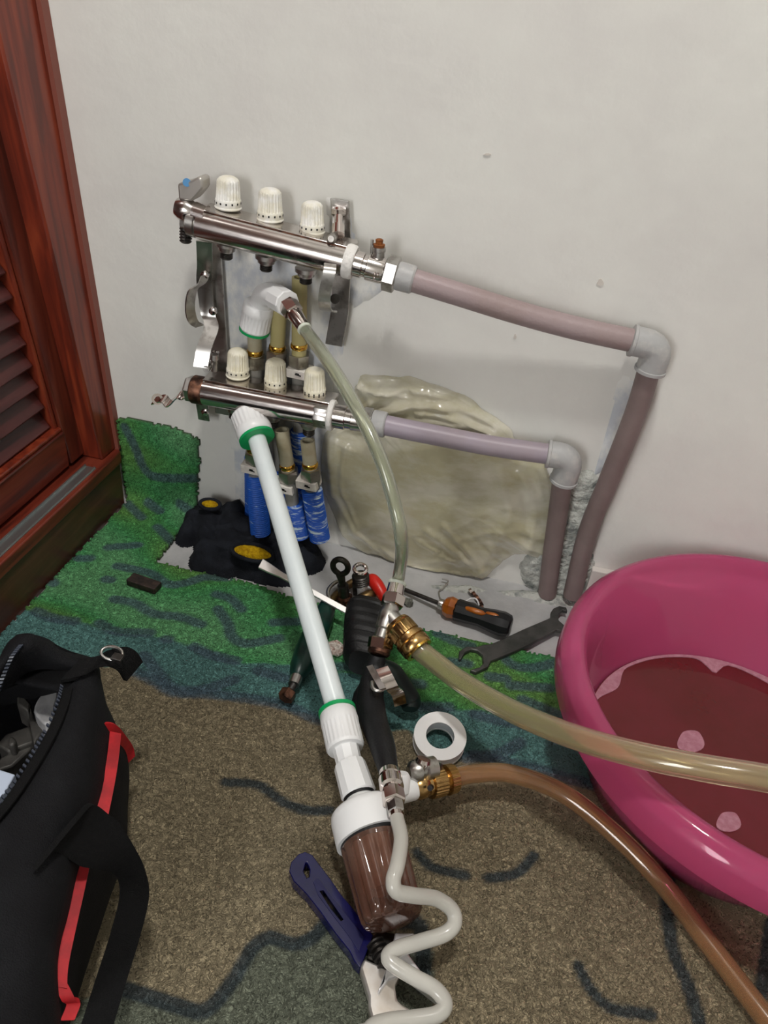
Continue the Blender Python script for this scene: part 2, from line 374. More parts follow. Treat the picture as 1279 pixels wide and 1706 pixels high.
def make_rug():
    cs = .0032; xs = np.arange(-.5848, .80, cs); ts = np.arange(-.86, .13, cs)
    Xg, Tg = np.meshgrid(xs, ts, indexing='ij')
    rng = np.random.default_rng(3)
    def P(X, T):
        y, z = rug_pos(X, T); c = np.stack([X - CAM[0], y - CAM[1], z - CAM[2]], -1) @ M
        return CX + F * c[..., 0] / c[..., 2], CY + F * c[..., 1] / c[..., 2]
    poly = [(212, 700), (240, 703), (290, 716), (329, 735), (328, 800), (325, 846), (258, 935), (345, 957), (415, 970), (480, 992), (560, 1014), (700, 1047), (850, 1078), (945, 1100), (1279, 1160), (2500, 1300), (2600, 9000), (-6000, 9000), (-900, 1700), (-40, 1060), (190, 826), (190, 700)]
    Xc = Xg[:-1, :-1] + cs / 2; Tc = Tg[:-1, :-1] + cs / 2
    u, v = P(Xc, Tc); u = u + rng.normal(0, 1.2, u.shape); v = v + rng.normal(0, 1.2, v.shape)
    keep = pip(poly, u, v) & (Xc > np.where(Tc > YB + LB * .6, -.577, -.5705) + rng.normal(0, .001, Xc.shape))
    keep |= (Tc < -.35) & (Xc > -.571)
    # colours
    green = np.array(rgb(74, 162, 96)[:3]); green2 = np.array(rgb(108, 162, 84)[:3]); green3 = np.array(rgb(112, 180, 122)[:3])
    teal = np.array(rgb(98, 144, 140)[:3]); beige = np.array(rgb(150, 138, 112)[:3]); gg = np.array(rgb(118, 124, 108)[:3])
    dark = np.array(rgb(84, 104, 118)[:3]); darkb = np.array(rgb(60, 70, 74)[:3])
    n1 = np.array([[noise.noise(V(x * 7, t * 12, 1.3)) for t in ts[::4]] for x in xs[::4]])
    n1 = np.kron(n1, np.ones((4, 4)))[:len(xs), :len(ts)]
    for _ in range(4):
        n1 = (n1 + np.roll(n1, 1, 0) + np.roll(n1, -1, 0) + np.roll(n1, 1, 1) + np.roll(n1, -1, 1)) / 5
    wob = .0015 * np.sin(Xg * 160) + .002 * np.sin(Xg * 71 + 2)
    def bl(a): a = sorted([pix2rug(*q) for q in a]); return np.interp(Xg, [q[0] for q in a], [q[1] for q in a])
    b1 = bl([(-40, 1005), (20, 1010), (60, 1022), (125, 1036), (200, 1055), (270, 1062), (330, 1078), (400, 1103), (500, 1110), (600, 1125), (690, 1172), (800, 1185), (900, 1205), (1000, 1215), (1279, 1240)])
    b2 = bl([(0, 1095), (160, 1108), (215, 1115), (290, 1152), (350, 1158), (430, 1168), (490, 1182), (540, 1202), (620, 1215), (680, 1220), (740, 1272), (800, 1258), (870, 1280), (930, 1292), (1000, 1312), (1279, 1400)])
    s = lambda d, k=.003: np.clip(d / k + .5, 0, 1)[..., None]
    g = green + (green2 - green) * np.clip(n1 * 2.2 + .35, 0, 1)[..., None]; g = g + (green3 - g) * np.clip(-n1 * 2.6 - .1, 0, 1)[..., None]
    bg = beige * (1 + .12 * n1[..., None])
    b3 = [pix2rug(*q) for q in [(195, 1650), (300, 1678), (350, 1680), (390, 1630), (420, 1580), (450, 1562), (490, 1572), (545, 1535), (600, 1560), (720, 1560), (730, 1900), (500, 2400), (0, 2300), (0, 1700)]]
    m3 = pip(b3, Xg, Tg)[..., None]
    bg = np.where(m3, gg, bg)
    tl = teal * (1 + .35 * n1[..., None])
    colr = bg + (tl - bg) * s(Tg - b2 + wob); colr = colr + (g - colr) * s(Tg - b1 + wob * .6)
    # dark lines
    L1 = [[(208, 712), (225, 745), (240, 780), (262, 795), (325, 797)], [(222, 838), (236, 862)], [(250, 835), (275, 850)], [(300, 838), (320, 850)], [(262, 878), (286, 902)],
          [(180, 912), (230, 908)], [(130, 930), (150, 930)], [(176, 965), (184, 966)], [(84, 968), (90, 972)], [(195, 943), (250, 955), (280, 973), (310, 971), (340, 962), (380, 963)],
          [(190, 998), (225, 1005), (255, 1022), (300, 1028), (335, 1040)], [(360, 990), (385, 998), (402, 1015)], [(363, 1015), (380, 1040), (386, 1060), (410, 1072), (465, 1063)],
          [(455, 1037), (500, 1035)], [(60, 1018), (90, 1030), (125, 1035)], [(165, 1038), (195, 1052), (250, 1054)], [(275, 1065), (281, 1065)], [(323, 1077), (350, 1090), (393, 1101)],
          [(240, 1092), (262, 1120), (285, 1145), (320, 1151), (350, 1146), (390, 1132)], [(210, 1112), (260, 1136), (290, 1153), (350, 1156), (430, 1166), (480, 1177), (520, 1195), (545, 1202)],
          [(430, 1118), (475, 1130)], [(728, 1055), (760, 1070), (785, 1076)], [(750, 1102), (780, 1106)], [(835, 1090), (855, 1108), (890, 1112), (940, 1100)], [(815, 1127), (842, 1130)],
          [(850, 1142), (915, 1146)], [(665, 1135), (702, 1140)], [(688, 1176), (748, 1178)], [(790, 1190), (850, 1204), (930, 1212)], [(870, 1165), (930, 1190)],
          [(775, 1262), (830, 1256), (866, 1237)], [(790, 1258), (850, 1272), (900, 1283), (960, 1300), (1010, 1312)], [(560, 1110), (600, 1112)]]
    L2 = [([(375, 1303), (430, 1308), (470, 1335), (510, 1350), (550, 1350)], 9), ([(195, 1645), (250, 1662), (300, 1677), (345, 1682), (390, 1630), (420, 1580), (450, 1562), (490, 1572), (520, 1562), (548, 1530)], 13),
          ([(694, 1420), (720, 1445), (775, 1458)], 9), ([(812, 1463), (860, 1455), (890, 1425)], 9), ([(963, 1610), (985, 1650), (1020, 1680), (1085, 1690)], 10),
          ([(1118, 1435), (1110, 1500), (1120, 1580), (1145, 1640), (1170, 1720)], 11), ([(1284, 1540), (1268, 1660)], 11), ([(655, 1535), (700, 1545), (704, 1640)], 14)]
    def ldist(line):
        Pp = spline([(*pix2rug(*q), 0) for q in line], 5); d = np.full(Xg.shape, 9.)
        for a, b in zip(Pp[:-1], Pp[1:]):
            abx, aby = b.x - a.x, b.y - a.y; q = np.clip(((Xg - a.x) * abx + (Tg - a.y) * aby) / (abx * abx + aby * aby + 1e-12), 0, 1)
            d = np.minimum(d, np.hypot(Xg - a.x - q * abx, Tg - a.y - q * aby))
        return d
    for ln in L1: colr = colr + (dark - colr) * (.8 * np.clip((.0078 - ldist(ln)) / .003 + .5, 0, 1))[..., None]
    for ln, wpx in L2:
        q = ln[0]; hw = wpx * dist(FZ(*q)) / F
        colr = colr + (darkb - colr) * (.92 * np.clip((hw - ldist(ln)) / .0025 + .5, 0, 1))[..., None]
    # mesh
    used = np.zeros(Xg.shape, bool)
    for a in (0, 1):
        for b in (0, 1): used[a:a + keep.shape[0], b:b + keep.shape[1]] |= keep
    idx = -np.ones(Xg.shape, int); idx[used] = np.arange(used.sum()); n = used.sum()
    zz = rng.normal(0, .00045, Xg.shape)
    y, z = rug_pos(Xg, Tg); yb, zb = rug_pos(Xg, Tg, False)
    upm = Tg > YB + LB * .5
    z = z + np.where(upm, 0, zz); y = y + np.where(upm, zz, 0)
    top = np.stack([Xg, y, z], -1)[used]; bot = np.stack([Xg, yb, zb], -1)[used]
    A = idx[:-1, :-1][keep]; B = idx[1:, :-1][keep]; Cc = idx[1:, 1:][keep]; Dd = idx[:-1, 1:][keep]
    quads = [np.stack([A, B, Cc, Dd], 1)]
    # skirts on cell borders
    kp = np.pad(keep, 1)
    I, K = np.nonzero(keep)
    for di, dk, e in ((-1, 0, ((0, 0), (0, 1))), (1, 0, ((1, 1), (1, 0))), (0, -1, ((1, 0), (0, 0))), (0, 1, ((0, 1), (1, 1)))):
        mk = ~kp[I + 1 + di, K + 1 + dk]; i, k = I[mk], K[mk]
        a = idx[i + e[0][0], k + e[0][1]]; b = idx[i + e[1][0], k + e[1][1]]
        quads.append(np.stack([b, a, a + n, b + n][::-1], 1))
    Q = np.concatenate(quads); Vv = np.concatenate([top, bot])
    me = bpy.data.meshes.new('coil_rug'); me.vertices.add(len(Vv)); me.vertices.foreach_set('co', Vv.ravel())
    me.loops.add(Q.size); me.loops.foreach_set('vertex_index', Q.ravel().astype(np.int32))
    me.polygons.add(len(Q)); me.polygons.foreach_set('loop_start', np.arange(len(Q), dtype=np.int32) * 4); me.polygons.foreach_set('loop_total', np.full(len(Q), 4, np.int32))
    me.update(calc_edges=True); me.shade_smooth()
    at = me.color_attributes.new('print', 'FLOAT_COLOR', 'POINT')
    cc = np.ones((len(Vv), 4)); cc[:n, :3] = colr[used]; cc[n:, :3] = np.array(rgb(90, 90, 76)[:3]); at.data.foreach_set('color', cc.ravel())
    m = bpy.data.materials.new('printed_coil_vinyl'); m.use_nodes = True; nt = m.node_tree; N = nt.nodes; L = nt.links; b = N['Principled BSDF']
    va = N.new('ShaderNodeVertexColor'); va.layer_name = 'print'
    tc = N.new('ShaderNodeTexCoord')
    nz = N.new('ShaderNodeTexNoise'); nz.inputs['Scale'].default_value = 210; nz.inputs['Detail'].default_value = 2.5; nz.inputs['Distortion'].default_value = 2.2
    L.new(tc.outputs['Object'], nz.inputs['Vector'])
    mr = N.new('ShaderNodeMapRange'); mr.inputs[1].default_value = .33; mr.inputs[2].default_value = .47; mr.inputs[3].default_value = .30; mr.inputs[4].default_value = 1.
    L.new(nz.outputs['Fac'], mr.inputs[0])
    # curly strands: thin bright contour lines of a second noise
    n3 = N.new('ShaderNodeTexNoise'); n3.inputs['Scale'].default_value = 130; n3.inputs['Detail'].default_value = 1; n3.inputs['Distortion'].default_value = 1.5
    L.new(tc.outputs['Object'], n3.inputs['Vector'])
    pm = N.new('ShaderNodeMath'); pm.operation = 'PINGPONG'; pm.inputs[1].default_value = .03; L.new(n3.outputs['Fac'], pm.inputs[0])
    m3_ = N.new('ShaderNodeMapRange'); m3_.inputs[1].default_value = 0; m3_.inputs[2].default_value = .03; m3_.inputs[3].default_value = 1.22; m3_.inputs[4].default_value = .78
    L.new(pm.outputs[0], m3_.inputs[0])
    mu = N.new('ShaderNodeMath'); mu.operation = 'MULTIPLY'; L.new(mr.outputs[0], mu.inputs[0]); L.new(m3_.outputs[0], mu.inputs[1])
    vm = N.new('ShaderNodeVectorMath'); vm.operation = 'SCALE'; L.new(va.outputs[0], vm.inputs[0]); L.new(mu.outputs[0], vm.inputs['Scale'])
    L.new(vm.outputs[0], b.inputs['Base Color']); b.inputs['Roughness'].default_value = .75; b.inputs['Specular IOR Level'].default_value = .2
    bp = N.new('ShaderNodeBump'); bp.inputs['Distance'].default_value = .0015; L.new(mu.outputs[0], bp.inputs['Height']); L.new(bp.outputs[0], b.inputs['Normal'])
    me.materials.append(m)
    o = bpy.data.objects.new('coil_rug', me); COL.objects.link(o)
    return tag(o, 'green, teal and beige coil rug, notched around the pipes and turned up the wall', 'rug')
make_rug()
RZ = TH  # rug surface height

# ================================================================== MANIFOLDS
def knob(px, py_top, py_base, y, m, parent, rpx=20, px2=None):
    b = WY(px, py_base, y); t = WY(px2 or px, py_top, y); r = pr(b, rpx); ax = (t - b)
    k = MB().lathe(b, t, [(0, r * 1.0), (.12, r * 1.02), (.22, r * 1.02), (.24, r * .98), (.26, r * .97, .13), (.78, r * .9, .13), (.86, r * .86, .03), (.93, r * .72), (.98, r * .5), (1, r * .25)], 96, flute=22).build('knob', m, parent, 50)
    MB().lathe(b - ax * .08, b + ax * .01, [(0, r * 1.0), (.5, r * 1.08), (1, r * 1.0)], 32).build('base_ring', m, k)
    dm = MB()                      # tick marks round the skirt
    for i in range(9):
        a = -2.6 + i * .5; n = V(math.cos(a - .2), math.sin(a - .2) - .1, 0).normalized(); q = b + ax * .14 + n * (r * 1.022); dm.box(q, .0009, .0003, .0011, X=V(0, 0, 1).cross(n), Y=n)
    dm.build('scale_mark', rubber_m, k, 0)
def nipple(px, py0, py1, y, parent, rpx=20):
    a = WY(px + 1, py0, y); b = WY(px, py1, y); r = pr(a, rpx)
    o = MB().lathe(a, b, [(0, r * 1.25), (.25, r * 1.25), (.3, r), (.5, r * .95), (.52, r * .72), (.6, r * .72)], 24).build('outlet', steel_m, parent)
    mb = MB(); pf = []
    for i in range(4): pf += [(.58 + i * .1, r * .66), (.62 + i * .1, r * .72)]
    pf += [(1, r * .6), (1, r * .3)]
    mb.lathe(a, b, pf, 24).build('threaded_tip', dsteel_m, o)

def manifold(label, A, B, knobs, nips, ky, km, r, clear_top):
    t = thing('heating_manifold', label, 'manifold', ((A.x + B.x) / 2, -.055, (A.z + B.z) / 2 - r))
    ax = (B - A).normalized(); up = (V(0, 0, 1) - ax * ax.z).normalized(); nrmv = ax.cross(up)  # points away (+y)
    MB().lathe(A, B, [(0, r * .8), (.01, r), (.99, r), (1, r * .8)], 48).build('bar', chrome_m, t, 40)
    c = (A + B) / 2 + up * (r * .80) + V(0, .012, 0)
    MB().box(c, (B - A).length / 2 * .99, .017, r * .22, X=ax, Y=nrmv, Z=up).build('top_plate', chrome_m, t, bevel=.0012)
    c = (A + B) / 2 - up * (r * .86) + V(0, .008, 0)
    MB().box(c, (B - A).length / 2 * .985, .012, r * .16, X=ax, Y=nrmv, Z=up).build('lower_plate', chrome_m, t, bevel=.001)
    MB().box((A + B) / 2 + up * (r * .93) + V(0, -r * .30, 0), (B - A).length / 2 * .93, r * .10, r * .05, X=ax, Y=nrmv, Z=up).build('dark_seam', brown_m, t, 0)
    for k in knobs: knob(*k[:3], ky, km, t, *k[3:])
    for n in nips: nipple(*n[:3], -.047, t, *n[3:])
    return t, ax, up
# ---- upper manifold
A = WY(331, 372, -.057); B = WY(585, 437, -.057)
r1 = pr(A, 25)
um, ax, up = manifold('upper chrome heating manifold with three plaster-dusted ivory knobs', A, B, [(380, 293, 343, 21), (450, 313, 363, 21), (520, 335, 384, 20)],
        [(377, 402, 431, 15), (443, 424, 451, 15), (509, 446, 472, 15)], -.036, knobw_m, r1, True)
# left end: drain valve with grey lever handle and ribbed spout
a = A; l = A - ax * .014
MB().lathe(l, a + ax * .004, [(0, r1 * .7), (.2, r1 * .98), (.7, r1 * .98), (.75, r1 * .82), (1, r1 * .82)], 32).build('end_cap', steel_m, um)
vc = WY(314, 350, -.058); vr = pr(vc, 20)
vb = MB().lathe(vc + V(-.016, 0, .002), vc + V(.022, 0, -.004), [(0, vr * .4), (.05, vr * .75), (.2, vr * .95), (.4, vr), (.6, vr * .8), (.62, vr * .9), (1, vr * .9)], 28).build('drain_valve', chrome_m, um)
MB().lathe(vc + V(-.004, 0, .012), WY(314, 333, -.058) + V(0, 0, .004), [(0, vr * .5), (.5, vr * .55), (1, vr * .5)], 20).build('valve_stem', steel_m, vb)
q = [WY(*p_, -.066) for p_ in [(295, 306), (318, 301), (330, 294), (337, 298), (338, 314), (327, 328), (319, 336), (297, 333)]]
MB().prism(q, (0, .022, 0)).build('lever_handle', mat('grey_cast_handle', (186, 182, 176), .4, .7), vb, bevel=.0025)
MB().lathe(WY(311, 304, -.0665), WY(311, 304, -.0655), [(0, .0045), (1, .0045)], 20).build('blue_mark', mat('blue_mark', (80, 140, 190), .5), vb)
s0 = WY(310, 360, -.058); s1 = WY(309, 404, -.058); sr = pr(s0, 13)
MB().hexa(s0 + (s0 - s1) * .1, s0.lerp(s1, .42), sr * .95, up=(1, 0, 0)).build('spout_collar', steel_m, vb, 20)
MB().lathe(s0.lerp(s1, .42), s1, [(0, sr * .72), (.12, sr * .84), (.2, sr * .62), (.3, sr * .84), (.38, sr * .62), (.5, sr * .84), (.58, sr * .62), (.7, sr * .84), (.78, sr * .62), (.9, sr * .8), (1, sr * .6)], 24).build('hose_spout', dsteel_m, vb)
# right end: white joint, ball valve body with vent, hex nut
P0 = WY(583, 436, -.057); P1 = WY(690, 467, -.055); L_ = (P1 - P0); D_ = L_.normalized()
MB().lathe(P0 - D_ * .006, P0 + D_ * .006, [(0, r1 * 1.05), (.2, r1 * 1.12), (.8, r1 * 1.1), (1, r1)], 32).build('sealing_joint', mat('white_sealant', (232, 230, 226), .7, bump=.002, bscale=200), um)
MB().lathe(P0 + D_ * .004, P0 + L_ * .56, [(0, r1 * .82), (.3, r1 * .82), (.32, r1 * .72), (.42, r1 * .72), (.45, r1 * .86), (.85, r1 * .84), (1, r1 * .76)], 32).build('union_body', chrome_m, um)
MB().hexa(P0 + L_ * .54, P0 + L_ * .74, r1 * 1.18, up=(0, .3, 1)).build('union_nut', steel_m, um, 20)
MB().lathe(P0 + L_ * .73, P0 + L_ * 1.0, [(0, r1 * .9), (.15, r1 * .93), (.9, r1 * .91), (1, r1 * .82)], 32).build('socket_end', pprf_m, um)
t0 = WY(630, 432, -.055); t1 = WY(632, 398, -.055)
vt = MB().lathe(t0, t0.lerp(t1, .62), [(0, .0068), (.6, .0068), (.65, .008), (1, .008)], 20).build('vent_body', steel_m, um)
MB().lathe(t0.lerp(t1, .6), t1, [(0, .0062), (.35, .0068), (.4, .004), (.9, .0045), (1, .003)], 18).build('vent_cap', rust_m, vt)
MB().tube([WY(619, 428, -.05), WY(620, 399, -.05)], .0018, 10).build('vent_pin', steel_m, vt)
bl_ = MB()
for i, (x_, y_) in enumerate([(624, 457), (629, 458), (623, 463)]): bl_.ball(WY(x_, y_, -.074), .0016)
bl_.build('water_drop', clean_m, um)

# ---- lower manifold
A = WY(338, 651, -.057); B = WY(555, 692, -.057); r2 = pr(A, 23)
lm, ax2, up2 = manifold('lower chrome heating manifold with three clean ivory knobs', A, B, [(396, 581, 623, 18.5), (459, 598, 640, 18.5), (524, 613, 656, 18.5)],
        [(391, 670, 697, 14), (454, 684, 710, 14), (514, 697, 724, 14)], -.036, knob_m, r2, False)
MB().lathe(A - ax2 * .014, A + ax2 * .004, [(0, r2 * .95), (.1, r2 * 1.04), (.9, r2 * 1.04), (1, r2)], 32).build('tarnished_band', brown_m, lm)
MB().lathe(A - ax2 * .024, A - ax2 * .014, [(0, r2 * .5), (.15, r2 * .85), (.4, r2 * .98), (1, r2 * .98)], 6).build('end_cap', steel_m, lm, 20)
P0 = WY(553, 692, -.057); P1 = WY(643, 708, -.055); L_ = P1 - P0; D_ = L_.normalized()
MB().lathe(P0 - D_ * .004, P0 + D_ * .003, [(0, r2 * 1.05), (.2, r2 * 1.12), (.8, r2 * 1.12), (1, r2 * 1.05)], 32).build('sealing_joint', MATS['white_sealant'], lm)
MB().lathe(P0 - D_ * .022, P0 - D_ * .003, [(0, r2 * 1.02), (.1, r2 * 1.06), (.9, r2 * 1.06), (1, r2 * 1.02)], 8).build('end_collar', steel_m, lm, 20)
MB().lathe(P0 + D_ * .002, P0 + L_ * .6, [(0, r2 * .86), (.4, r2 * .86), (.42, r2 * .76), (.6, r2 * .76), (.62, r2 * .84), (1, r2 * .8)], 32).build('union_body', chrome_m, lm)
MB().hexa(P0 + L_ * .57, P0 + L_ * .76, r2 * 1.02, up=(0, .3, 1)).build('union_nut', steel_m, lm, 20)
MB().lathe(P0 + L_ * .75, P0 + L_ * 1.0, [(0, r2 * .88), (.15, r2 * .92), (.9, r2 * .92), (1, r2 * .84)], 32).build('socket_end', pprf_m, lm)

# ---- supply / return pipes
def wall_pipe(label, pts, elbow, ride, m, r, re, base_pt, mr):
    t = thing('wall_pipe', label, 'pipe', base_pt)
    MB().tube(spline(pts, 6), r, 28).build('level_pipe', m, t)
    e = [Vector(q) for q in elbow]           # three points: inlet, corner, outlet
    cr = [e[0].lerp(e[1], .45)] + [(e[0].lerp(e[1], 1 - .55 * (1 - k / 6)) * (1 - k / 6) + e[1].lerp(e[2], .55 * k / 6) * (k / 6)) for k in range(1, 6)] + [e[1].lerp(e[2], .55)]
    eb = MB().tube([e[0]] + cr + [e[2]], re, 28).build('elbow', pprf_m, t)
    for a, b in ((e[0], e[1]), (e[2], e[1])):
        d = (b - a).normalized(); MB().lathe(a - d * .001, a + d * .004, [(0, re * .96), (.15, re * 1.07), (.85, re * 1.07), (1, re * .98)], 32).build('rim', pprf_m, eb)
    MB().tube(spline(ride, 6), r, 28).build('riser', mr, t)
    return t
wall_pipe('long mauve pipe from the upper manifold to the tall riser beside the basin',
    [WY(688, 467, -.055), WY(760, 489, -.05), WY(860, 520, -.042), (WY(960, 547, -.036)), WY(1056, 568, -.032)],
    [WY(1052, 567, -.032), WY(1098, 577, -.031), WY(1082, 618, -.03)], [WY(1084, 606, -.03), WY(1058, 690, -.026), WY(1014, 800, -.020), WY(978, 890, -.016), WY(953, 992, -.016)],
    ppr_m, .0133, .0172, (.13, -.016, 0), pprr_m)
wall_pipe('short lilac pipe from the lower manifold to the low riser',
    [WY(640, 708, -.055), WY(720, 724, -.05), WY(820, 743, -.042), WY(918, 757, -.036)],
    [WY(912, 756, -.036), WY(952, 762, -.035), WY(938, 801, -.033)], [WY(938, 792, -.032), WY(930, 850, -.025), WY(920, 920, -.018), WY(911, 990, -.016)],
    pprl_m, .0133, .0172, (.1, -.016, 0), pprr_m)

# ---- brackets
def bracket(label, loc): return thing('mounting_bracket', label, 'bracket', loc)
b1 = bracket('left twisted steel mounting bracket holding both manifolds, a loose clip hooked on it', WY(345, 700, -.012))
wx = V(.02, 0, 0)
MB().ribbon([WY(352, 395, -.01), WY(366, 590, -.01), WY(372, 690, -.01)], V(.024, 0, 0), .003).build('back_rail', steel_m, b1, 0, bevel=.0008)
MB().ribbon(spline([WY(340, 402, -.04), WY(341, 440, -.028), WY(340, 470, -.022), WY(346, 520, -.02), WY(352, 545, -.03), WY(340, 580, -.05), WY(334, 612, -.06)], 5), V(.019, .003, 0), .0022).build('support_arm', steel_m, b1, 50)
MB().ribbon([WY(334, 660, -.035), WY(340, 700, -.03)], V(.017, 0, 0), .0025).build('lower_foot', steel_m, b1, 0, bevel=.0006)
MB().ribbon(spline([WY(342, 458, -.032), WY(336, 472, -.044), WY(322, 482, -.056), WY(317, 500, -.060), WY(317, 520, -.060), WY(322, 536, -.054), WY(332, 543, -.04)], 5), V(.006, .013, 0), .0022).build('pipe_clip', steel_m, b1, 60)
for q in ((339, 460), (353, 520), (357, 592), (340, 688)):
    c = WY(*q, -.036); MB().lathe(c + V(0, .01, 0), c, [(0, .003), (.5, .003), (.55, .0055), (.9, .005), (1, .003)], 14).build('screw', clean_m, b1)
c0 = WY(357, 592, -.045); MB().lathe(WY(357, 590, -.045), WY(357, 618, -.045), [(0, .005), (.3, .006), (.35, .0045), (1, .0045)], 16).build('clamp_bolt', steel_m, b1)
MB().lathe(WY(352, 607, -.036), WY(343, 615, -.06), [(0, .0045), (1, .0045)], 14).build('clamp_stud', steel_m, b1)
# strap that sticks out to the left of the lower manifold
st = thing('pipe_strap', 'loose chrome pipe strap sticking out left of the lower manifold', 'pipe strap', WY(290, 660, -.06))
pts = spline([WY(320, 652, -.06), WY(306, 660, -.066), WY(298, 658, -.07), WY(288, 668, -.07), WY(280, 672, -.07), WY(272, 664, -.07), WY(256, 668, -.07)], 5)
MB().ribbon(pts, V(.002, .012, .006), .0016).build('strap_band', clean_m, st, 60)
MB().ring(WY(262, 665, -.0735), WY(262, 665, -.0715), .0075, .0042).build('eyelet', clean_m, st)
b2 = bracket('right steel mounting bracket with a bolt above the upper manifold', WY(565, 560, -.01))
MB().ribbon([WY(566, 332, -.012), WY(571, 430, -.012), WY(566, 520, -.012), WY(556, 575, -.012)], V(.023, 0, 0), .003).build('back_rail', steel_m, b2, 0, bevel=.0008)
MB().lathe(WY(564, 352, -.02), WY(563, 392, -.045), [(0, .008), (.12, .008), (.16, .005), (.6, .005), (.62, .0075), (1, .0075)], 16).build('clamp_bolt', clean_m, b2)
MB().hexa(WY(564, 346, -.02), WY(564, 356, -.02), .0095).build('bolt_head', clean_m, b2, 20)
MB().lathe(WY(556, 394, -.045), WY(551, 398, -.066), [(0, .005), (.9, .005), (1, .0036)], 14).build('clamp_stud', steel_m, b2)
MB().ribbon(spline([WY(550, 440, -.075), WY(549, 452, -.082), WY(543, 478, -.082), WY(540, 500, -.078), WY(543, 516, -.06), WY(552, 518, -.04)], 5), V(.014, .002, 0), .0022).build('pipe_clip', steel_m, b2, 60)
MB().lathe(WY(560, 500, -.01), WY(558, 498, -.05), [(0, .004), (.8, .004), (.82, .006), (1, .006)], 14).build('clip_screw', dsteel_m, b2)

# ---- six floor heating pipes
def loop(label, top, ring, nutc, tagc, bot, y, m, r=.0098, capped=False, sleeve=None, sm=None, tg=True, yb=None):
    yb = y if yb is None else yb
    T = WY(*top, y); R_ = WY(*ring, y); Nn = WY(*nutc, y); Bt = WY(*bot, yb); Bt.z = max(Bt.z, .001)
    t = thing('heating_loop_pipe', label, 'pipe', (Bt.x, Bt.y, 0))
    d = (T - Nn).normalized(); R_ = Nn + d * (R_ - Nn).dot(d)
    pm_ = MB().tube([T, Nn], r, 24, caps=False)
    # open end: inner wall
    pm_.tube([T, T - d * .02], r * .74, 24, caps=False); o = len(pm_.v)
    pm_.f += [(k, (k + 1) % 24, 48 + (k + 1) % 24, 48 + k) for k in range(24)]
    pm_.build('clear_pipe', m, t, 50)
    MB().cyl(T - d * .02, T - d * .0195, r * .74).build('bore', dsteel_m, t)
    MB().lathe(R_ - d * .0035, R_ + d * .0035, [(0, r * 1.06), (.2, r * 1.14), (.8, r * 1.14), (1, r * 1.06)], 28).build('brass_ring', gold_m, t)
    MB().ring(Nn - d * .007, Nn + d * .009, r * 1.5, r * 1.05, 6).build('compression_nut', steel_m, t, 20)
    MB().lathe(Nn - d * .024, Nn - d * .006, [(0, r * 1.0), (1, r * 1.2)], 24).build('pipe_tail', mat('grey_pipe', (128, 126, 120), .5), t)
    if tg:
        c = WY(*tagc, y) + V(0, -.002, 0); MB().box(c, .0145, .0135, .0062, X=(math.cos(.25), math.sin(.25) * .5, -.1), Z=d).build('white_tag', white_m, t, 0, bevel=.001)
        f = c + V(0, -.0139, 0); MB().box(f + V(.002, 0, 0), .004, .0003, .0008, X=(1, 0, -.15)).box(f + V(.001, 0, .002), .0025, .0003, .0006, X=(1, 0, -.15)).build('tag_mark', rubber_m, t, 0)
    S0 = WY(*sleeve, y); n = 60; pts = []; rr = []
    for i in range(n + 1): pts.append(S0.lerp(Bt, i / n)); rr.append(.0142 + (.0007 if i % 2 else -.0005))
    MB().tube(pts, rr, 22).build('blue_sleeve', sm or blue_m, t, 60)
    MB().tube([WY(*nutc, y) - d * .02, S0 - V(0, 0, .01)], r * .98, 18).build('pipe_run', MATS['grey_pipe'], t)
    return t
loop('cloudy heating pipe capped by the white elbow adapter', (424, 540), (422, 586), (425, 603), (425, 612), (424, 872), -.0165, pex_m, sleeve=(424, 760), tg=False)
loop('yellowed heating pipe behind the middle lower knob', (466, 512), (455, 577), (461, 594), (463, 612), (478, 876), -.0165, pexd_m, sleeve=(468, 780), tg=False)
loop('tall yellowed heating pipe behind the right lower knob', (499, 462), (492, 575), (498, 600), (500, 617), (512, 884), -.0165, pexd_m, sleeve=(500, 716), sm=bluew_m)
loop('heating pipe under the green-ringed nut of the white pipe', (423, 735), (424, 748), (425, 762), (424, 775), (434, 888), -.058, pex_m, sleeve=(425, 790))
loop('open-ended heating pipe in the middle under the lower manifold', (469, 716), (476, 776), (481, 792), (476, 807), (500, 893), -.058, pex_m, sleeve=(488, 838), sm=bluew_m)
loop('open-ended heating pipe at the right under the lower manifold', (512, 734), (515, 774), (518, 789), (515, 801), (533, 898), -.058, pex_m, sleeve=(519, 815), sm=bluew_m)

# ---- white elbow adapter with clear hose
def nutprof(r): return [(0, r * .93), (.06, r), (.10, r, .05), (.6, r, .05), (.64, r), (.72, r * 1.02), (.95, r * .98), (1, r * .9)]
ea = thing('elbow_adapter', 'white plastic elbow with a ribbed green-gasketed nut on a heating pipe', 'pipe fitting', WY(426, 552, -.04))
n0 = WY(424, 548, -.024); n1 = WY(432, 505, -.026); rn = pr(n0, 25.5); dn_ = (n1 - n0).normalized()
MB().ring(n0 - dn_ * .003, n0, rn * 1.0, .0095).build('gasket', green_m, ea)
MB().lathe(n0, n1, nutprof(rn), 96, flute=24).build('ribbed_nut', whitep_m, ea, 50)
e0 = WY(434, 512, -.027); e1 = WY(441, 484, -.032); e2 = WY(479, 506, -.072); re_ = pr(e1, 19.5)
cs_ = [e0, e0.lerp(e1, .45)] + [(1 - t) ** 2 * e0.lerp(e1, .45) + 2 * t * (1 - t) * e1 + t * t * e1.lerp(e2, .5) for t in (.2, .4, .6, .8)] + [e1.lerp(e2, .5), e2]
MB().tube(cs_, re_, 32).build('elbow', whitep_m, ea)
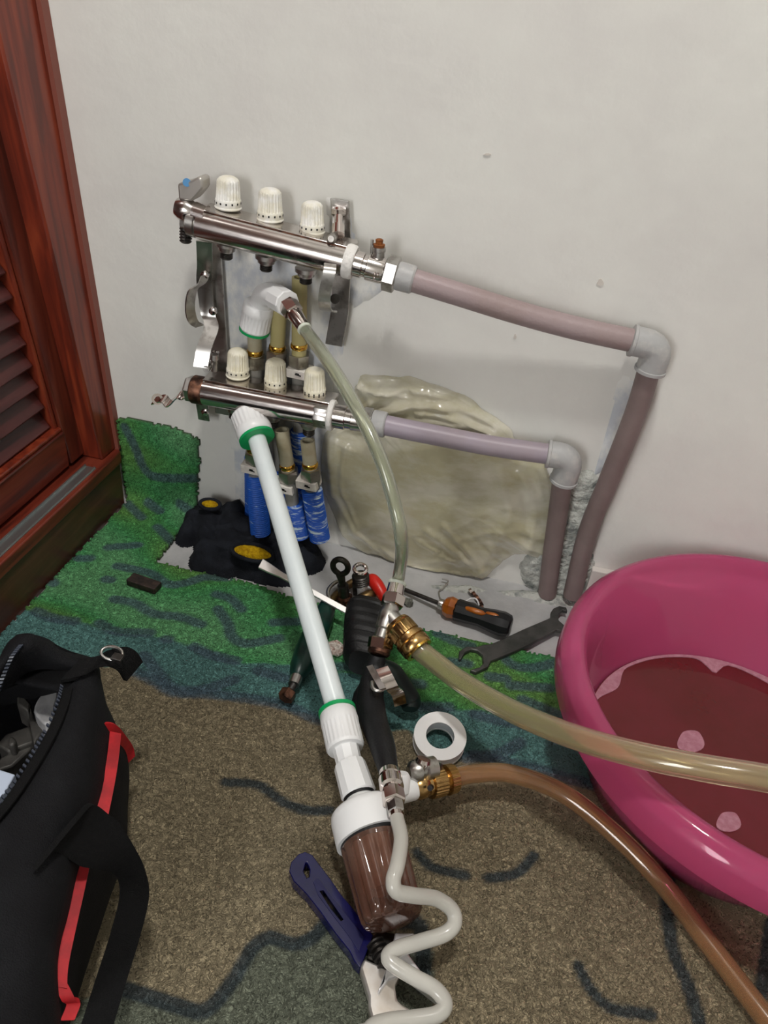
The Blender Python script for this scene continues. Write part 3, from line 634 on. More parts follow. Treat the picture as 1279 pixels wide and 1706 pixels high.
de = (e2 - e1).normalized(); MB().lathe(e1.lerp(e2, .52), e2 + de * .0005, [(0, re_ * 1.0), (.06, re_ * 1.1), (.94, re_ * 1.1), (1, re_ * 1.02)], 10).build('elbow_collar', whitep_m, ea, 25)
hb = e2; hb1 = WY(507, 548, -.102); dh = (hb1 - hb); Lh = dh.length
MB().hexa(hb, hb + dh * .42, pr(hb, 17), up=(0, 0, 1)).build('hex_fitting', clean_m, ea, 20)
MB().lathe(hb + dh * .40, hb + dh * .95, [(0, pr(hb, 13)), (.1, pr(hb, 13.5)), (.9, pr(hb, 11)), (1, pr(hb, 10))], 24).build('taper', clean_m, ea)
MB().lathe(hb + dh * .93, hb1 + dh * .04, [(0, pr(hb, 10)), (.4, pr(hb, 12)), (.8, pr(hb, 12)), (1, pr(hb, 10))], 24).build('collet', mat('pale_collet', (214, 220, 206), .35), ea)

def hose_mat(name, col, trans=.55, alpha=1): return mat(name, col, .16, trans=trans, ior=1.35, coat=.5)
clear_m = hose_mat('clear_hose', (232, 236, 220), .9)
clear2_m = hose_mat('clear_hose_wet', (238, 228, 192), .88)
brownh_m = hose_mat('brown_hose', (214, 172, 128), .8)
def hose(name, label, pts, r, m, n=12, wall=.7):
    pts = [Vector(p) for p in pts]; q_ = spline(pts, n); r0 = r[0] if isinstance(r, (list, tuple)) else r; mb = MB().tube(q_, r0, 20, caps=not wall)
    if wall:
        k_ = len(mb.v); mb.tube(q_, r0 * wall, 20, caps=False); h_ = len(mb.f) // 2; mb.f = mb.f[:h_] + [f[::-1] for f in mb.f[h_:]]
        mb.f += [(i, k_ + i, k_ + (i + 1) % 20, (i + 1) % 20) for i in range(20)] + [(k_ - 20 + i, k_ - 20 + (i + 1) % 20, 2 * k_ - 20 + (i + 1) % 20, 2 * k_ - 20 + i) for i in range(20)]
    o = mb.build(name, m, None)
    off = Vector(pts[-1]); o.data.transform(Matrix.Translation(-off)); o.location = off
    return tag(o, label, 'hose')
teeT = FZ(661, 972, .135)
hose('clear_hose', 'thin clear hose hanging from the white elbow down to the chrome tee', [hb1 - dh * .1, hb1 + dh * .05, WY(548, 604, -.165), WY(594, 680, -.21), WY(632, 760, -.245), WY(657, 840, -.265), WY(669, 905, -.272), teeT + V(.001, .002, .014), teeT], .0075, clear_m)

# ---- white pipe with nuts, down to the filter
f0 = WY(412, 690, -.062); f1 = WY(427, 728, -.088)
wn = thing('nut_adapter', 'white ribbed nut with a green gasket below the lower manifold', 'pipe fitting', f0)
rn = pr(f1, 30); MB().lathe(f0, f1, nutprof(rn), 96, flute=24).build('ribbed_nut', whitep_m, wn, 50)
d_ = (f1 - f0).normalized(); MB().ring(f1, f1 + d_ * .004, rn * 1.0, .011).build('gasket', green_m, wn)
MB().lathe(f0 - d_ * .004, f0, [(0, rn * .5), (1, rn * .9)], 24).build('nut_shoulder', whitep_m, wn)
g0 = FZ(564, 1190, .075)
pw = thing('white_pipe', 'long straight white pipe from the lower manifold down to the filter', 'pipe', g0)
MB().tube([f1.lerp(g0, u) for u in np.linspace(-.015, 1.03, 24)], [.0118, .0118, .0118, .0118], 32).build('pipe_tube', pipew_m, pw)

# ================================================================== PLASTIC SHEET over the hole in the wall
def sheet():
    out = [(600, 626), (640, 624), (690, 630), (745, 646), (800, 676), (840, 706), (866, 735), (905, 765), (918, 800), (918, 850), (912, 900), (903, 925), (868, 920), (835, 935), (812, 958), (780, 966), (720, 967), (660, 955), (618, 930), (580, 898), (552, 850), (537, 800), (536, 750), (548, 715), (575, 705), (585, 680), (590, 650)]
    oc = [WY(a, b, 0) for a, b in out]; n = 180
    pts = spline(oc + [oc[0]], 8)[:-1]; pts = [pts[int(i * len(pts) / n)] for i in range(n)]
    c = WY(722, 800, 0); vs = []; fs = []; R = 60
    creases = [(a_, w_, [WY(*p_, 0) for p_ in l_]) for a_, w_, l_ in [
        (.006, .0045, [(606, 690), (690, 664), (770, 672), (838, 708), (884, 742)]), (.005, .0035, [(600, 700), (700, 690), (790, 700), (870, 735)]), (.006, .005, [(604, 650), (680, 640), (760, 655), (820, 690)]),
        (.004, .003, [(610, 672), (660, 645), (690, 636)]), (.005, .003, [(700, 676), (775, 690), (850, 730)]), (.005, .004, [(640, 640), (600, 690)]),
        (.006, .005, [(718, 868), (760, 905), (800, 944)]), (.005, .003, [(700, 886), (745, 915), (795, 950)]), (.005, .004, [(745, 860), (790, 915), (808, 945)]), (.005, .004, [(640, 905), (690, 935), (780, 950)]), (.004, .003, [(600, 880), (650, 925), (730, 955)]),
        (.006, .006, [(552, 735), (556, 810), (598, 885)]), (.004, .004, [(580, 735), (572, 800), (596, 860)]), (.005, .006, [(870, 780), (896, 840), (880, 910)]), (.004, .004, [(895, 785), (905, 830)]), (.003, .006, [(835, 770), (850, 850), (810, 930)])]]
    def sd2(q, a, b):
        ab = b - a; t = max(0, min(1, (q - a).dot(ab) / ab.length_squared)); return (q - a - ab * t).length
    for k in range(R + 1):
        s = (k / R) ** .8
        for i in range(n):
            q = c.lerp(pts[i], s); ang = i / n * 2 * math.pi
            b = (1 - s ** 3.2) * .022 + .003
            n1 = noise.noise(V(q.x * 9 + q.z * 5, q.z * 9 - q.x * 3, 2.2))
            rid = max(0, 1 - abs(noise.noise(V(q.x * 9 + q.z * 7, q.z * 22 - q.x * 9, 7.))) * 3.2) ** 1.5
            rad = max(0, 1 - abs(noise.noise(V(math.cos(ang) * 5, math.sin(ang) * 5, s * .7))) * 3) ** 1.5
            up_ = max(0, min(1, (q.z - .20) / .07)); cre = 0
            for A_, w_, P_ in creases:
                d_ = min(sd2(q, P_[m], P_[m + 1]) for m in range(len(P_) - 1)); cre += A_ * math.exp(-(d_ / w_) ** 2)
            cre *= .75 + .6 * noise.noise(V(q.x * 30, q.z * 30, 5))
            y = -(b + cre * (1 if s < .95 else .4) + n1 * .004 + rid * (.0010 + .005 * up_ + .003 * s ** 3) + rad * (.0004 * s + .0045 * s ** 4))
            y -= noise.noise(V(q.x * 60, q.z * 40, 1)) * .0012 * (.2 + s * s)
            qq = q + V(0, 0, 0); 
            if k == R: qq = q + (q - c).normalized() * (.0015 * math.sin(ang * 17) + .001 * math.sin(ang * 31))
            vs.append(V(qq.x, min(y, -.002) if k < R else -.0012, max(qq.z, .003)))
    for k in range(R):
        for i in range(n): j = (i + 1) % n; fs.append((k * n + i, (k + 1) * n + i, (k + 1) * n + j, k * n + j))
    m = mat('cloudy_film', (214, 208, 176), .2, trans=.3, ior=1.2, alpha=.80, coat=.5, col2=(240, 236, 218), nscale=12, nstretch=(1, 1, 2.), lo=.42, hi=.62, bump=.0008, bscale=40)
    o = MB().add(vs, fs).build('plastic_sheet', m, None, 180)
    off = V(c.x, 0, c.z); o.data.transform(Matrix.Translation(-off)); o.location = off
    tag(o, 'crumpled yellowish plastic sheet stuck over the wall behind the lilac pipe', 'plastic sheet')
sheet()
for q in ((1000, 470, 9, 6), (858, 560, 4, 4), (713, 690, 3, 3), (812, 257, 10, 2), (385, 470, 3, 3)):
    MB().prism([WY(q[0] + q[2] * .6 * math.cos(a) * (1 + .3 * math.sin(3 * a)), q[1] + q[3] * math.sin(a), 0) for a in np.linspace(0, 2 * math.pi, 9, endpoint=False)], (0, -.0012, 0)).build('paint_chip', mat('chip', (206, 200, 192), .8), wall_back, 0)
MB().prism([WY(a, b, -.0005) for a, b in [(560, 700), (640, 650), (760, 660), (860, 740), (880, 900), (800, 950), (660, 940), (570, 860)]], (0, -.0015, 0)).build('stained_board', mat('stained_board', (170, 162, 140), .8, col2=(150, 138, 112), nscale=14), wall_back, 0)

# ================================================================== PINK BASIN
BC = V(.345, -.268, 0)
def ringpts(cx, cy, r, z, n=96): return [V(cx + r * math.cos(2 * math.pi * i / n), cy + r * math.sin(2 * math.pi * i / n), z) for i in range(n)]
pink_m = mat('pink_translucent_plastic', (220, 100, 148), .18, trans=.6, ior=1.15, coat=.4, sss=0)
zr = TH
prof = [(.305, -.290, .001, zr), (.305, -.290, .135, zr), (.306, -.289, .150, zr + .006), (.312, -.286, .165, .045), (.325, -.279, .190, .085), (.337, -.272, .207, .118), (.346, -.265, .221, .140), (.346, -.265, .226, .1465),
        (.346, -.265, .236, .1425), (.346, -.265, .2430, .133), (.346, -.265, .2455, .114), (.346, -.265, .246, .110), (.346, -.265, .2470, .110), (.346, -.265, .2476, .115), (.346, -.265, .2455, .135), (.346, -.265, .2440, .139), (.346, -.265, .2375, .1462), (.346, -.265, .229, .150), (.346, -.265, .2235, .1485), (.346, -.265, .218, .141),
        (.337, -.272, .204, .119), (.333, -.274, .199, .112), (.325, -.279, .187, .086), (.312, -.286, .162, .046), (.306, -.289, .147, zr + .009), (.305, -.290, .132, zr + .004), (.305, -.290, .001, zr + .004)]
vs = []; fs = []; n = 96
for q in prof: vs += ringpts(*q, n)
for k in range(len(prof) - 1):
    for i in range(n): j = (i + 1) % n; fs.append((k * n + i, k * n + j, (k + 1) * n + j, (k + 1) * n + i))
fs += [tuple(range(n))[::-1], tuple((len(prof) - 1) * n + i for i in range(n))]
o = MB().add(vs, fs).build('plastic_basin', pink_m, None, 60); o.data.transform(Matrix.Translation(-V(.305, -.29, 0))); o.location = (.305, -.29, 0)
tag(o, 'large round translucent pink plastic basin on the rug at the right edge', 'basin')
zw = .047
vs = ringpts(.305, -.290, .131, zr + .0045) + ringpts(.306, -.289, .145, zr + .0095) + ringpts(.312, -.286, .1615, zw)
fs = [(k * n + i, k * n + (i + 1) % n, (k + 1) * n + (i + 1) % n, (k + 1) * n + i) for k in range(2) for i in range(n)] + [tuple(range(n))[::-1], tuple(2 * n + i for i in range(n))]
wt = MB().add(vs, fs).build('dirty_water', mat('murky_red_water', (112, 28, 30), .03, trans=.35, ior=1.33, col2=(128, 32, 46), nscale=6, coat=.3), None, 40)
wt.data.transform(Matrix.Translation(-V(.305, -.29, zw))); wt.location = (.305, -.29, zw); tag(wt, 'shallow murky reddish water lying in the pink basin', 'water')
foam_m = mat('soap_foam', (206, 140, 160), .4, alpha=.55, col2=(226, 168, 184), nscale=180, bump=.001, bscale=700)
def flat_px(poly, z, th): return MB().prism([FZ(a, b, z) for a, b in poly], (0, 0, th))
def smooth_poly(p_, n=5): q = spline([(a, b, 0) for a, b in p_ + [p_[0]]], n)[:-1]; return [(v_.x, v_.y) for v_ in q]
shore = [(0.312 + .160 * math.cos(a), -.286 + .160 * math.sin(a)) for a in np.linspace(math.radians(168), math.radians(45), 60)]
def foam_strip():
    vs = []; fs = []
    for i, (x, y) in enumerate(shore):
        u = i / 59; wdt = .004 + .013 * max(0, math.sin((u - .02) * 14)) * math.exp(-((u - .14) / .12) ** 2) + .022 * math.exp(-((u - .62) / .035) ** 2) + .006 * math.exp(-((u - .85) / .1) ** 2)
        dx, dy = .312 - x, -.286 - y; L_ = math.hypot(dx, dy)
        for k in (0, 1): vs.append(V(x + dx / L_ * wdt * k, y + dy / L_ * wdt * k, zw + .0003)); 
        for k in (0, 1): vs.append(V(x + dx / L_ * wdt * k, y + dy / L_ * wdt * k, zw + .0016))
    for i in range(59):
        a = i * 4; b = a + 4; fs += [(a + 2, a + 3, b + 3, b + 2), (a + 1, b + 1, b + 3, a + 3), (a, a + 2, b + 2, b), (a, b, b + 1, a + 1)]
    return MB().add(vs, fs)
foam_strip().build('foam', foam_m, wt, 30, kind='stuff')
for q, rx, ry in (((1150, 1236), 22, 20), ((1213, 1370), 20, 18)):
    pl = [(q[0] + rx * math.cos(a) * (1 + .1 * math.sin(3 * a)), q[1] + ry * math.sin(a) * (1 + .08 * math.cos(2 * a))) for a in np.linspace(0, 2 * math.pi, 24, endpoint=False)]
    flat_px(pl, zw + .0003, .0012).build('foam_patch', foam_m, wt, 30)

# ================================================================== FILTER
fl_ = thing('water_filter', 'white-headed water filter with a ribbed brown bowl lying on the rug', 'filter', FZ(620, 1400, 0))
def ax_l(a, b, prof, m, name, parent, seg=40, flute=None, sm=35, up=None): return MB().lathe(a, b, prof, seg, flute, up).build(name, m, parent, sm)
a0 = FZ(562, 1187, .076); a1 = FZ(576, 1248, .071)
d0 = (a1 - a0).normalized(); rn = pr(a0, 31)
MB().ring(a0 - d0 * .003, a0 + d0 * .001, rn * 1.02, .0118).build('gasket', green_m, fl_)
MB().lathe(a1, a0, nutprof(rn), 96, flute=24).build('ribbed_nut', whitep_m, fl_, 50)
a2 = FZ(583, 1278, .068); a3 = FZ(598, 1326, .064); a4 = FZ(603, 1343, .063); a5 = FZ(620, 1398, .059); a6 = FZ(655, 1535, .052)
ax_l(a1 - d0 * .002, a2, [(0, pr(a1, 28)), (.1, pr(a1, 22)), (1, pr(a1, 21))], whitep_m, 'adapter', fl_, 10, sm=25)
ax_l(a2 - d0 * .003, a3, [(0, pr(a2, 26)), (.06, pr(a2, 27)), (.95, pr(a2, 29)), (1, pr(a2, 27))], whitep_m, 'union_sleeve', fl_, 12, sm=25)
ax_l(a3, a3.lerp(a4, .3), [(0, pr(a3, 27)), (1, pr(a3, 27))], rubber_m, 'rubber_ring', fl_)
ax_l(a3.lerp(a4, .25), a4 + d0 * .004, [(0, pr(a3, 25)), (1, pr(a3, 25))], whitep_m, 'neck', fl_)
rh = pr(a4, 59)
ax_l(a4 - d0 * .001, a5, [(0, rh * .45), (.02, rh * .72), (.07, rh * .86), (.15, rh * .94), (.3, rh * .975), (.9, rh), (1, rh)], whitep_m, 'filter_head', fl_, 56, sm=50)
d5 = (a6 - a5).normalized(); rb = pr(a5, 55)
ax_l(a5 - d5 * .002, a5 + d5 * .004, [(0, rh * .9), (1, rh * .9)], rubber_m, 'seal_ring', fl_)
bowl_m = mat('brown_tinted_bowl', (158, 124, 108), .08, trans=.65, ior=1.25, col2=(120, 84, 70), nscale=12, lo=.35, hi=.6, coat=.6)
ax_l(a5 + d5 * .002, a6, [(0, rb * .98, .0), (.05, rb, .0), (.12, rb * .99, .13), (.85, rb * .92, .13), (.94, rb * .89, .1), (.985, rb * .8, .0), (1, rb * .62)], bowl_m, 'bowl', fl_, 96, flute=14, sm=50)
ax_l(a5 + d5 * .004, a5 + d5 * .05, [(0, rb * .62), (.9, rb * .60), (1, rb * .5)], mat('pale_cartridge', (212, 186, 164), .6, col2=(170, 130, 104), nscale=20), 'cartridge', fl_, 32)
w0 = FZ(640, 1326, .060); w1 = FZ(692, 1312, .060)
ax_l(w0, w1, [(0, pr(w0, 20)), (.9, pr(w0, 20)), (1, pr(w0, 18))], whitep_m, 'side_port', fl_)
b0 = w1 - (w1 - w0).normalized() * .002; b1_ = FZ(757, 1296, .052)
bl = MB().lathe(b0, b1_, [(0, pr(b0, 17)), (.08, pr(b0, 21)), (.26, pr(b0, 21)), (.3, pr(b0, 18)), (.36, pr(b0, 19)), (.38, pr(b0, 25), .05), (.68, pr(b0, 25), .05), (.7, pr(b0, 21)), (.76, pr(b0, 20)), (.78, pr(b0, 26), .04), (.97, pr(b0, 25), .04), (1, pr(b0, 17))], 96, flute=24).build('brass_coupling', brass_m, fl_, 50)
c_ = FZ(716, 1313, .075); MB().lathe(c_ + V(.001, .004, -.003), c_ + V(0, -.0005, .0005), [(0, .0028), (1, .0028)], 12).build('grub_hole', rubber_m, bl)
hose('brown_hose', 'thick hose of brown water from the filter brass coupling to the bottom right corner', [FZ(1400, 1850, .022), FZ(1279, 1700, .022), FZ(1185, 1578, .022), FZ(1100, 1468, .026), FZ(1020, 1386, .038), FZ(935, 1320, .046), FZ(850, 1289, .050), FZ(790, 1289, .051), FZ(748, 1298, .052)], .0098, brownh_m)
# small white elbow and chrome bleed tap behind the coupling
v0 = FZ(668, 1318, .066); v1 = FZ(670, 1288, .082)
MB().lathe(v0, v1, [(0, .0085), (.8, .0085), (1, .006)], 20).build('port_stub', whitep_m, fl_)
tp = MB().lathe(FZ(680, 1288, .074), FZ(734, 1276, .068), [(0, .006), (.12, .011), (.3, .012), (.34, .008), (.45, .009), (.5, .012), (.8, .0115), (.85, .007), (1, .004)], 28).build('bleed_tap', steel_m, fl_, 40)
MB().lathe(FZ(700, 1282, .076), FZ(706, 1264, .086), [(0, .005), (.6, .005), (.7, .008), (1, .007)], 18).build('tap_screw', clean_m, tp)

# ================================================================== CHROME TEE + HOSE INTO BASIN
te = thing('hose_tee', 'chrome tee fitting with a brass hose coupling, standing on the black gun', 'pipe fitting', FZ(640, 1060, .05))
q0 = teeT; q1 = FZ(655, 1000, .127); q2 = FZ(648, 1022, .118); q3 = FZ(637, 1056, .103); q4 = FZ(630, 1090, .088)
dt = (q4 - q0).normalized()
MB().lathe(q0 - dt * -.002, q0 - dt * .004, [(0, pr(q0, 15)), (.5, pr(q0, 16)), (1, pr(q0, 12))], 24).build('collet', MATS['pale_collet'], te)
MB().lathe(q0 + dt * .001, q0.lerp(q1, .75), [(0, pr(q0, 12)), (.1, pr(q0, 14)), (1, pr(q0, 15))], 28).build('hose_sleeve', clean_m, te)
MB().hexa(q0.lerp(q1, .7), q1 + dt * .008, pr(q1, 20), up=(.3, -.3, 1)).build('upper_nut', clean_m, te, 20)
tb = MB().lathe(q1 + dt * .006, q3 + dt * .006, [(0, pr(q1, 13)), (.2, pr(q1, 15)), (.25, pr(q1, 17)), (.7, pr(q1, 16)), (.75, pr(q1, 13)), (1, pr(q1, 13))], 32).build('tee_body', steel_m, te, 40)
MB().hexa(q3 + dt * .004, q4 - dt * .006, pr(q3, 22), up=(.3, -.3, 1)).build('lower_nut', clean_m, te, 20)
MB().lathe(q4 - dt * .007, q4 + dt * .001, [(0, pr(q3, 19)), (.7, pr(q3, 19)), (1, pr(q3, 16))], 28).build('nut_collar', brown_m, te)
k0 = FZ(650, 1027, .117); k1 = FZ(697, 1082, .103); rk = pr(k0, 25)
MB().lathe(k0, k0.lerp(k1, .35), [(0, rk * .6), (1, rk * .66)], 28).build('branch', steel_m, tb)
bc = MB().lathe(k0.lerp(k1, .18), k1, [(0, rk * .6), (.03, rk * .86), (.12, rk * .95), (.15, rk * .88), (.18, rk * .98, .03), (.5, rk, .03), (.52, rk * .92), (.58, rk * .92), (.6, rk * 1.06), (.7, rk * 1.08), (.72, rk), (.76, rk * 1.06), (.95, rk * 1.06), (1, rk * .98)], 96, flute=28).build('brass_coupling', brass_m, te, 50)
dk = (k1 - k0).normalized()
MB().ring(k1 - dk * .001, k1 + dk * .002, rk * 1.0, rk * .74).build('brass_lip', gold_m, bc)
MB().lathe(k1 - dk * .001, k1 + dk * .0006, [(0, rk * .74), (1, rk * .74)], 28).build('dark_mouth', rubber_m, bc)
hose('clear_hose', 'thick clear hose from the brass tee coupling over the pink basin rim', [V(.53, -.37, .06), V(.49, -.345, .16), FZ(1400, 1322, .212), FZ(1279, 1297, .21), FZ(1170, 1279, .20), FZ(1070, 1259, .186), FZ(980, 1235, .168), FZ(900, 1206, .145), FZ(830, 1173, .122), FZ(765, 1134, .106), FZ(718, 1098, .101), k1 - dk * .002], [.0118] * 2, clear2_m)
# ================================================================== AIR GUN
ag = thing('air_gun', 'black pistol-grip air gun with a chrome trigger lying across the rug', 'air gun', FZ(630, 1190, TH))
body = spline([q4 + dt * .001, FZ(624, 1118, .072), FZ(617, 1160, .062), FZ(622, 1200, .066), FZ(636, 1240, .078), FZ(648, 1288, .088)], 6)
MB().tube(body, [pr(q4, 13), pr(q4, 19), pr(q4, 21), pr(q4, 23), pr(q4, 21), pr(q4, 19), pr(q4, 14)], 24).build('grip', rubber_m, ag)
MB().tube(spline([FZ(618, 1125, .066), FZ(607, 1160, .055), FZ(604, 1190, .045), FZ(612, 1206, .05)], 5), [.006, .013, .014, .008], 18).build('heel', rubber_m, ag)
MB().tube(spline([FZ(632, 1108, .076), FZ(652, 1122, .066), FZ(668, 1146, .048), FZ(682, 1168, .034), FZ(683, 1182, .030)], 6), [.009, .013, .014, .014, .009], 20).build('nozzle_guard', mat('green_black_plastic', (14, 28, 26), .4), ag)
tr = spline([FZ(636, 1113, .096), FZ(645, 1130, .094), FZ(654, 1147, .086), FZ(662, 1155, .074), FZ(667, 1174, .060)], 5)
MB().ribbon(tr, V(.012, .006, .004), .0018).build('trigger', clean_m, ag, 60)
MB().ribbon(spline([FZ(616, 1110, .094), FZ(626, 1128, .096), FZ(638, 1148, .094)], 5), V(.006, .002, .003), .003).build('trigger_arm', steel_m, ag, 60)
MB().tube(spline([FZ(620, 1136, .09), FZ(621, 1146, .09), FZ(630, 1151, .09), FZ(641, 1146, .09)], 5), .0024, 12).build('hook', steel_m, ag)
g0_ = FZ(648, 1284, .090); g1_ = FZ(654, 1322, .097); g2_ = FZ(661, 1362, .101)
cp_ = MB().lathe(g0_, g1_, [(0, pr(g0_, 13)), (.1, pr(g0_, 18)), (.3, pr(g0_, 19)), (.34, pr(g0_, 17)), (.4, pr(g0_, 20)), (.75, pr(g0_, 20)), (.8, pr(g0_, 15)), (1, pr(g0_, 15))], 32).build('quick_coupler', clean_m, ag)
MB().hexa(g1_ - (g1_ - g0_) * .12, g1_.lerp(g2_, .42), pr(g1_, 20), up=(.2, -.3, 1)).build('coupler_nut', clean_m, cp_, 20)
MB().hexa(g1_.lerp(g2_, .38), g1_.lerp(g2_, .85), pr(g1_, 15), up=(0, -.3, 1)).build('end_nut', steel_m, cp_, 20)
MB().lathe(g1_.lerp(g2_, .82), g2_, [(0, pr(g1_, 12)), (1, pr(g1_, 12))], 24).build('end_ferrule', clean_m, cp_)
hp = [g2_ - (g2_ - g1_) * .1, g2_ + (g2_ - g1_) * .1, FZ(668, 1398, .106), FZ(662, 1440, .110), FZ(655, 1466, .108), FZ(661, 1485, .102), FZ(690, 1492, .092), FZ(726, 1497, .078), FZ(752, 1515, .066), FZ(757, 1538, .060), FZ(740, 1556, .056), FZ(700, 1569, .054), FZ(663, 1580, .054), FZ(647, 1592, .053), FZ(655, 1606, .052), FZ(690, 1628, .05), FZ(725, 1648, .047), FZ(741, 1672, .044), FZ(728, 1690, .041), FZ(690, 1697, .038), FZ(645, 1702, .034), FZ(615, 1716, .030), FZ(590, 1770, .024), V(.03, -.80, .016), V(.12, -.86, .015), V(.22, -.84, .015)]
hose('coiled_hose', 'milky white coiled hose from the air gun over the blue-handled wrench', hp, .0066, milky_m, 8, wall=0)

# ================================================================== THREAD TAPE
nt_ = V(.02, -.20, 1).normalized(); tc_ = FZ(733, 1226, .030)
tr_ = thing('thread_tape', 'white roll of thread seal tape on the teal stripe of the rug', 'tape', tc_ - V(0, 0, .02))
ro = pr(tc_, 44)
MB().ring(tc_ - nt_ * .0135, tc_, ro * .97, ro * .56, 56).build('tape_roll', ptfe_m, tr_)
MB().ring(tc_ - nt_ * .0005, tc_ + nt_ * .0012, ro, ro * .54, 56).build('spool_face', whitep_m, tr_)
MB().ring(tc_ - nt_ * .0155, tc_ - nt_ * .0135, ro, ro * .54, 56).build('spool_face', whitep_m, tr_)
MB().ribbon(spline([tc_ + V(-.012, -.028, -.008), FZ(712, 1266, .026), FZ(694, 1268, .030), FZ(686, 1279, .024)], 5), nt_ * .011, .0004).build('loose_end', ptfe_m, tr_, 60)

# ================================================================== HAND TOOLS
def conv(l, ox, oy, k): return [(ox + a / k, oy + b / k) for a, b in l]
# adjustable wrench
aw = thing('adjustable_wrench', 'adjustable wrench with a navy blue handle and wide steel jaws at the bottom', 'wrench', FZ(640, 1600, TH))
C4 = lambda l: conv(l, 440, 1380, 3.366)
hd = C4([(140, 240), (150, 190), (190, 145), (230, 130), (270, 148), (305, 195), (370, 280), (430, 368), (500, 450), (560, 530), (612, 600), (590, 650), (560, 730), (538, 780), (505, 745), (480, 690), (400, 590), (320, 475), (240, 372), (165, 295)])
slot = C4([(308, 350), (332, 346), (390, 430), (446, 512), (430, 522), (372, 450)])
zb = TH + .002
def poly_hole(outer, holes, z0, z1, name, m, parent, bevel=.0):
    bm = bmesh.new()
    P = [FZ(a, b, z1) for a, b in outer]
    loops = [P] + [[FZ(a, b, z1) for a, b in h] for h in holes]; ed = []
    for Lp in loops:
        vs_ = [bm.verts.new((p.x, p.y, 0)) for p in Lp]; ed += [bm.edges.new((vs_[i], vs_[(i + 1) % len(vs_)])) for i in range(len(vs_))]
    r = bmesh.ops.triangle_fill(bm, use_beauty=True, edges=ed, use_dissolve=False)
    bm.faces.ensure_lookup_table()
    vs = [v.co.copy() for v in bm.verts]; bm.verts.index_update(); F_ = []
    for f in bm.faces:
        ids = [v.index for v in f.verts]
        if f.normal.z < 0 or (vs[ids[1]] - vs[ids[0]]).cross(vs[ids[2]] - vs[ids[0]]).z < 0: ids = ids[::-1]
        F_.append(tuple(ids))
    n = len(vs); bnd = [(e.verts[0].index, e.verts[1].index) for e in ed]; bm.free()
    full = [V(v.x, v.y, z1) for v in vs] + [V(v.x, v.y, z0) for v in vs]
    d = {}
    for f in F_:
        for i in range(3): d[(f[i], f[(i + 1) % 3])] = 1
    side = []
    for a, b in bnd:
        if (a, b) in d: side.append((a, a + n, b + n, b))
        else: side.append((b, b + n, a + n, a))
    mb = MB(); mb.add(full, F_ + [tuple(i + n for i in f[::-1]) for f in F_] + side); return mb.build(name, m, parent, 35, bevel=bevel)
import bmesh
hole = C4([(232, 192), (240, 188), (256, 230), (252, 272), (238, 278), (220, 240)])
hh = poly_hole(hd, [slot, hole], zb, zb + .014, 'handle', nblue_m, aw, .0025)
inner = C4([(275, 300), (300, 275), (395, 405), (520, 560), (560, 610), (530, 690), (480, 610), (380, 480), (300, 370)])
poly_hole(inner, [slot], zb + .0135, zb + .0146, 'handle_web', mat('dark_navy_enamel', (14, 15, 66), .4), hh)
hdp = C4([(538, 780), (562, 728), (700, 790), (715, 800), (765, 815), (735, 880), (745, 960), (780, 990), (835, 1020), (925, 1075), (905, 1140), (640, 1150), (600, 1055), (586, 1000), (586, 940)])
bright_steel = mat('satin_steel', (226, 224, 222), .35, .7, col2=(200, 190, 178), nscale=20)
poly_hole(hdp, [], zb, zb + .013, 'head', bright_steel, aw, .002)
jw = C4([(735, 583), (842, 586), (838, 625), (806, 700), (975, 925), (995, 965), (960, 960), (795, 830), (765, 812), (700, 840), (640, 925), (640, 905), (700, 740)])
poly_hole(jw, [], zb + .010, zb + .019, 'sliding_jaw', mat('white_steel', (232, 232, 234), .35, .6), aw, .0015)
pl_ = C4([(612, 600), (640, 575), (735, 590), (725, 650), (700, 790), (575, 730)])
poly_hole(pl_, [], zb, zb + .008, 'worm_housing', dsteel_m, aw, .001)
wa, wb = FZ(440 + 620 / 3.366, 1380 + 640 / 3.366, zb + .014), FZ(440 + 690 / 3.366, 1380 + 770 / 3.366, zb + .014)
wa = wa + (wa - wb) * .05
pf = []
for i in range(5): pf += [(i * .2 + .01, .0052), (i * .2 + .05, .0085), (i * .2 + .12, .0085), (i * .2 + .16, .0052)]
MB().lathe(wa, wb, pf, 24).build('worm_screw', dsteel_m, aw)

# open-end wrench
C2 = lambda l: conv(l, 660, 900, 3.762)
ow = C2([(392, 742), (394, 695), (440, 664), (500, 668), (545, 655), (590, 650), (640, 630), (800, 555), (968, 484), (968, 450), (985, 425), (1022, 410), (1066, 420), (1074, 445), (1042, 436), (1016, 460), (1018, 500), (1052, 530), (1056, 552), (1036, 568), (1005, 560), (830, 655), (700, 712), (592, 755), (576, 792), (500, 826), (462, 812), (520, 795), (545, 770), (540, 718), (508, 690), (470, 682), (430, 702), (405, 745)])
o = poly_hole(ow, [], .0085, .0145, 'open_end_wrench', mat('oxidised_steel', (92, 92, 90), .5, .7, col2=(70, 72, 70), nscale=50), None, .0012)
off = FZ(845, 1065, .009); o.data.transform(Matrix.Translation(-off)); o.location = off
tag(o, 'dark grey double open-end wrench lying between the amber screwdriver and the pink basin', 'wrench')

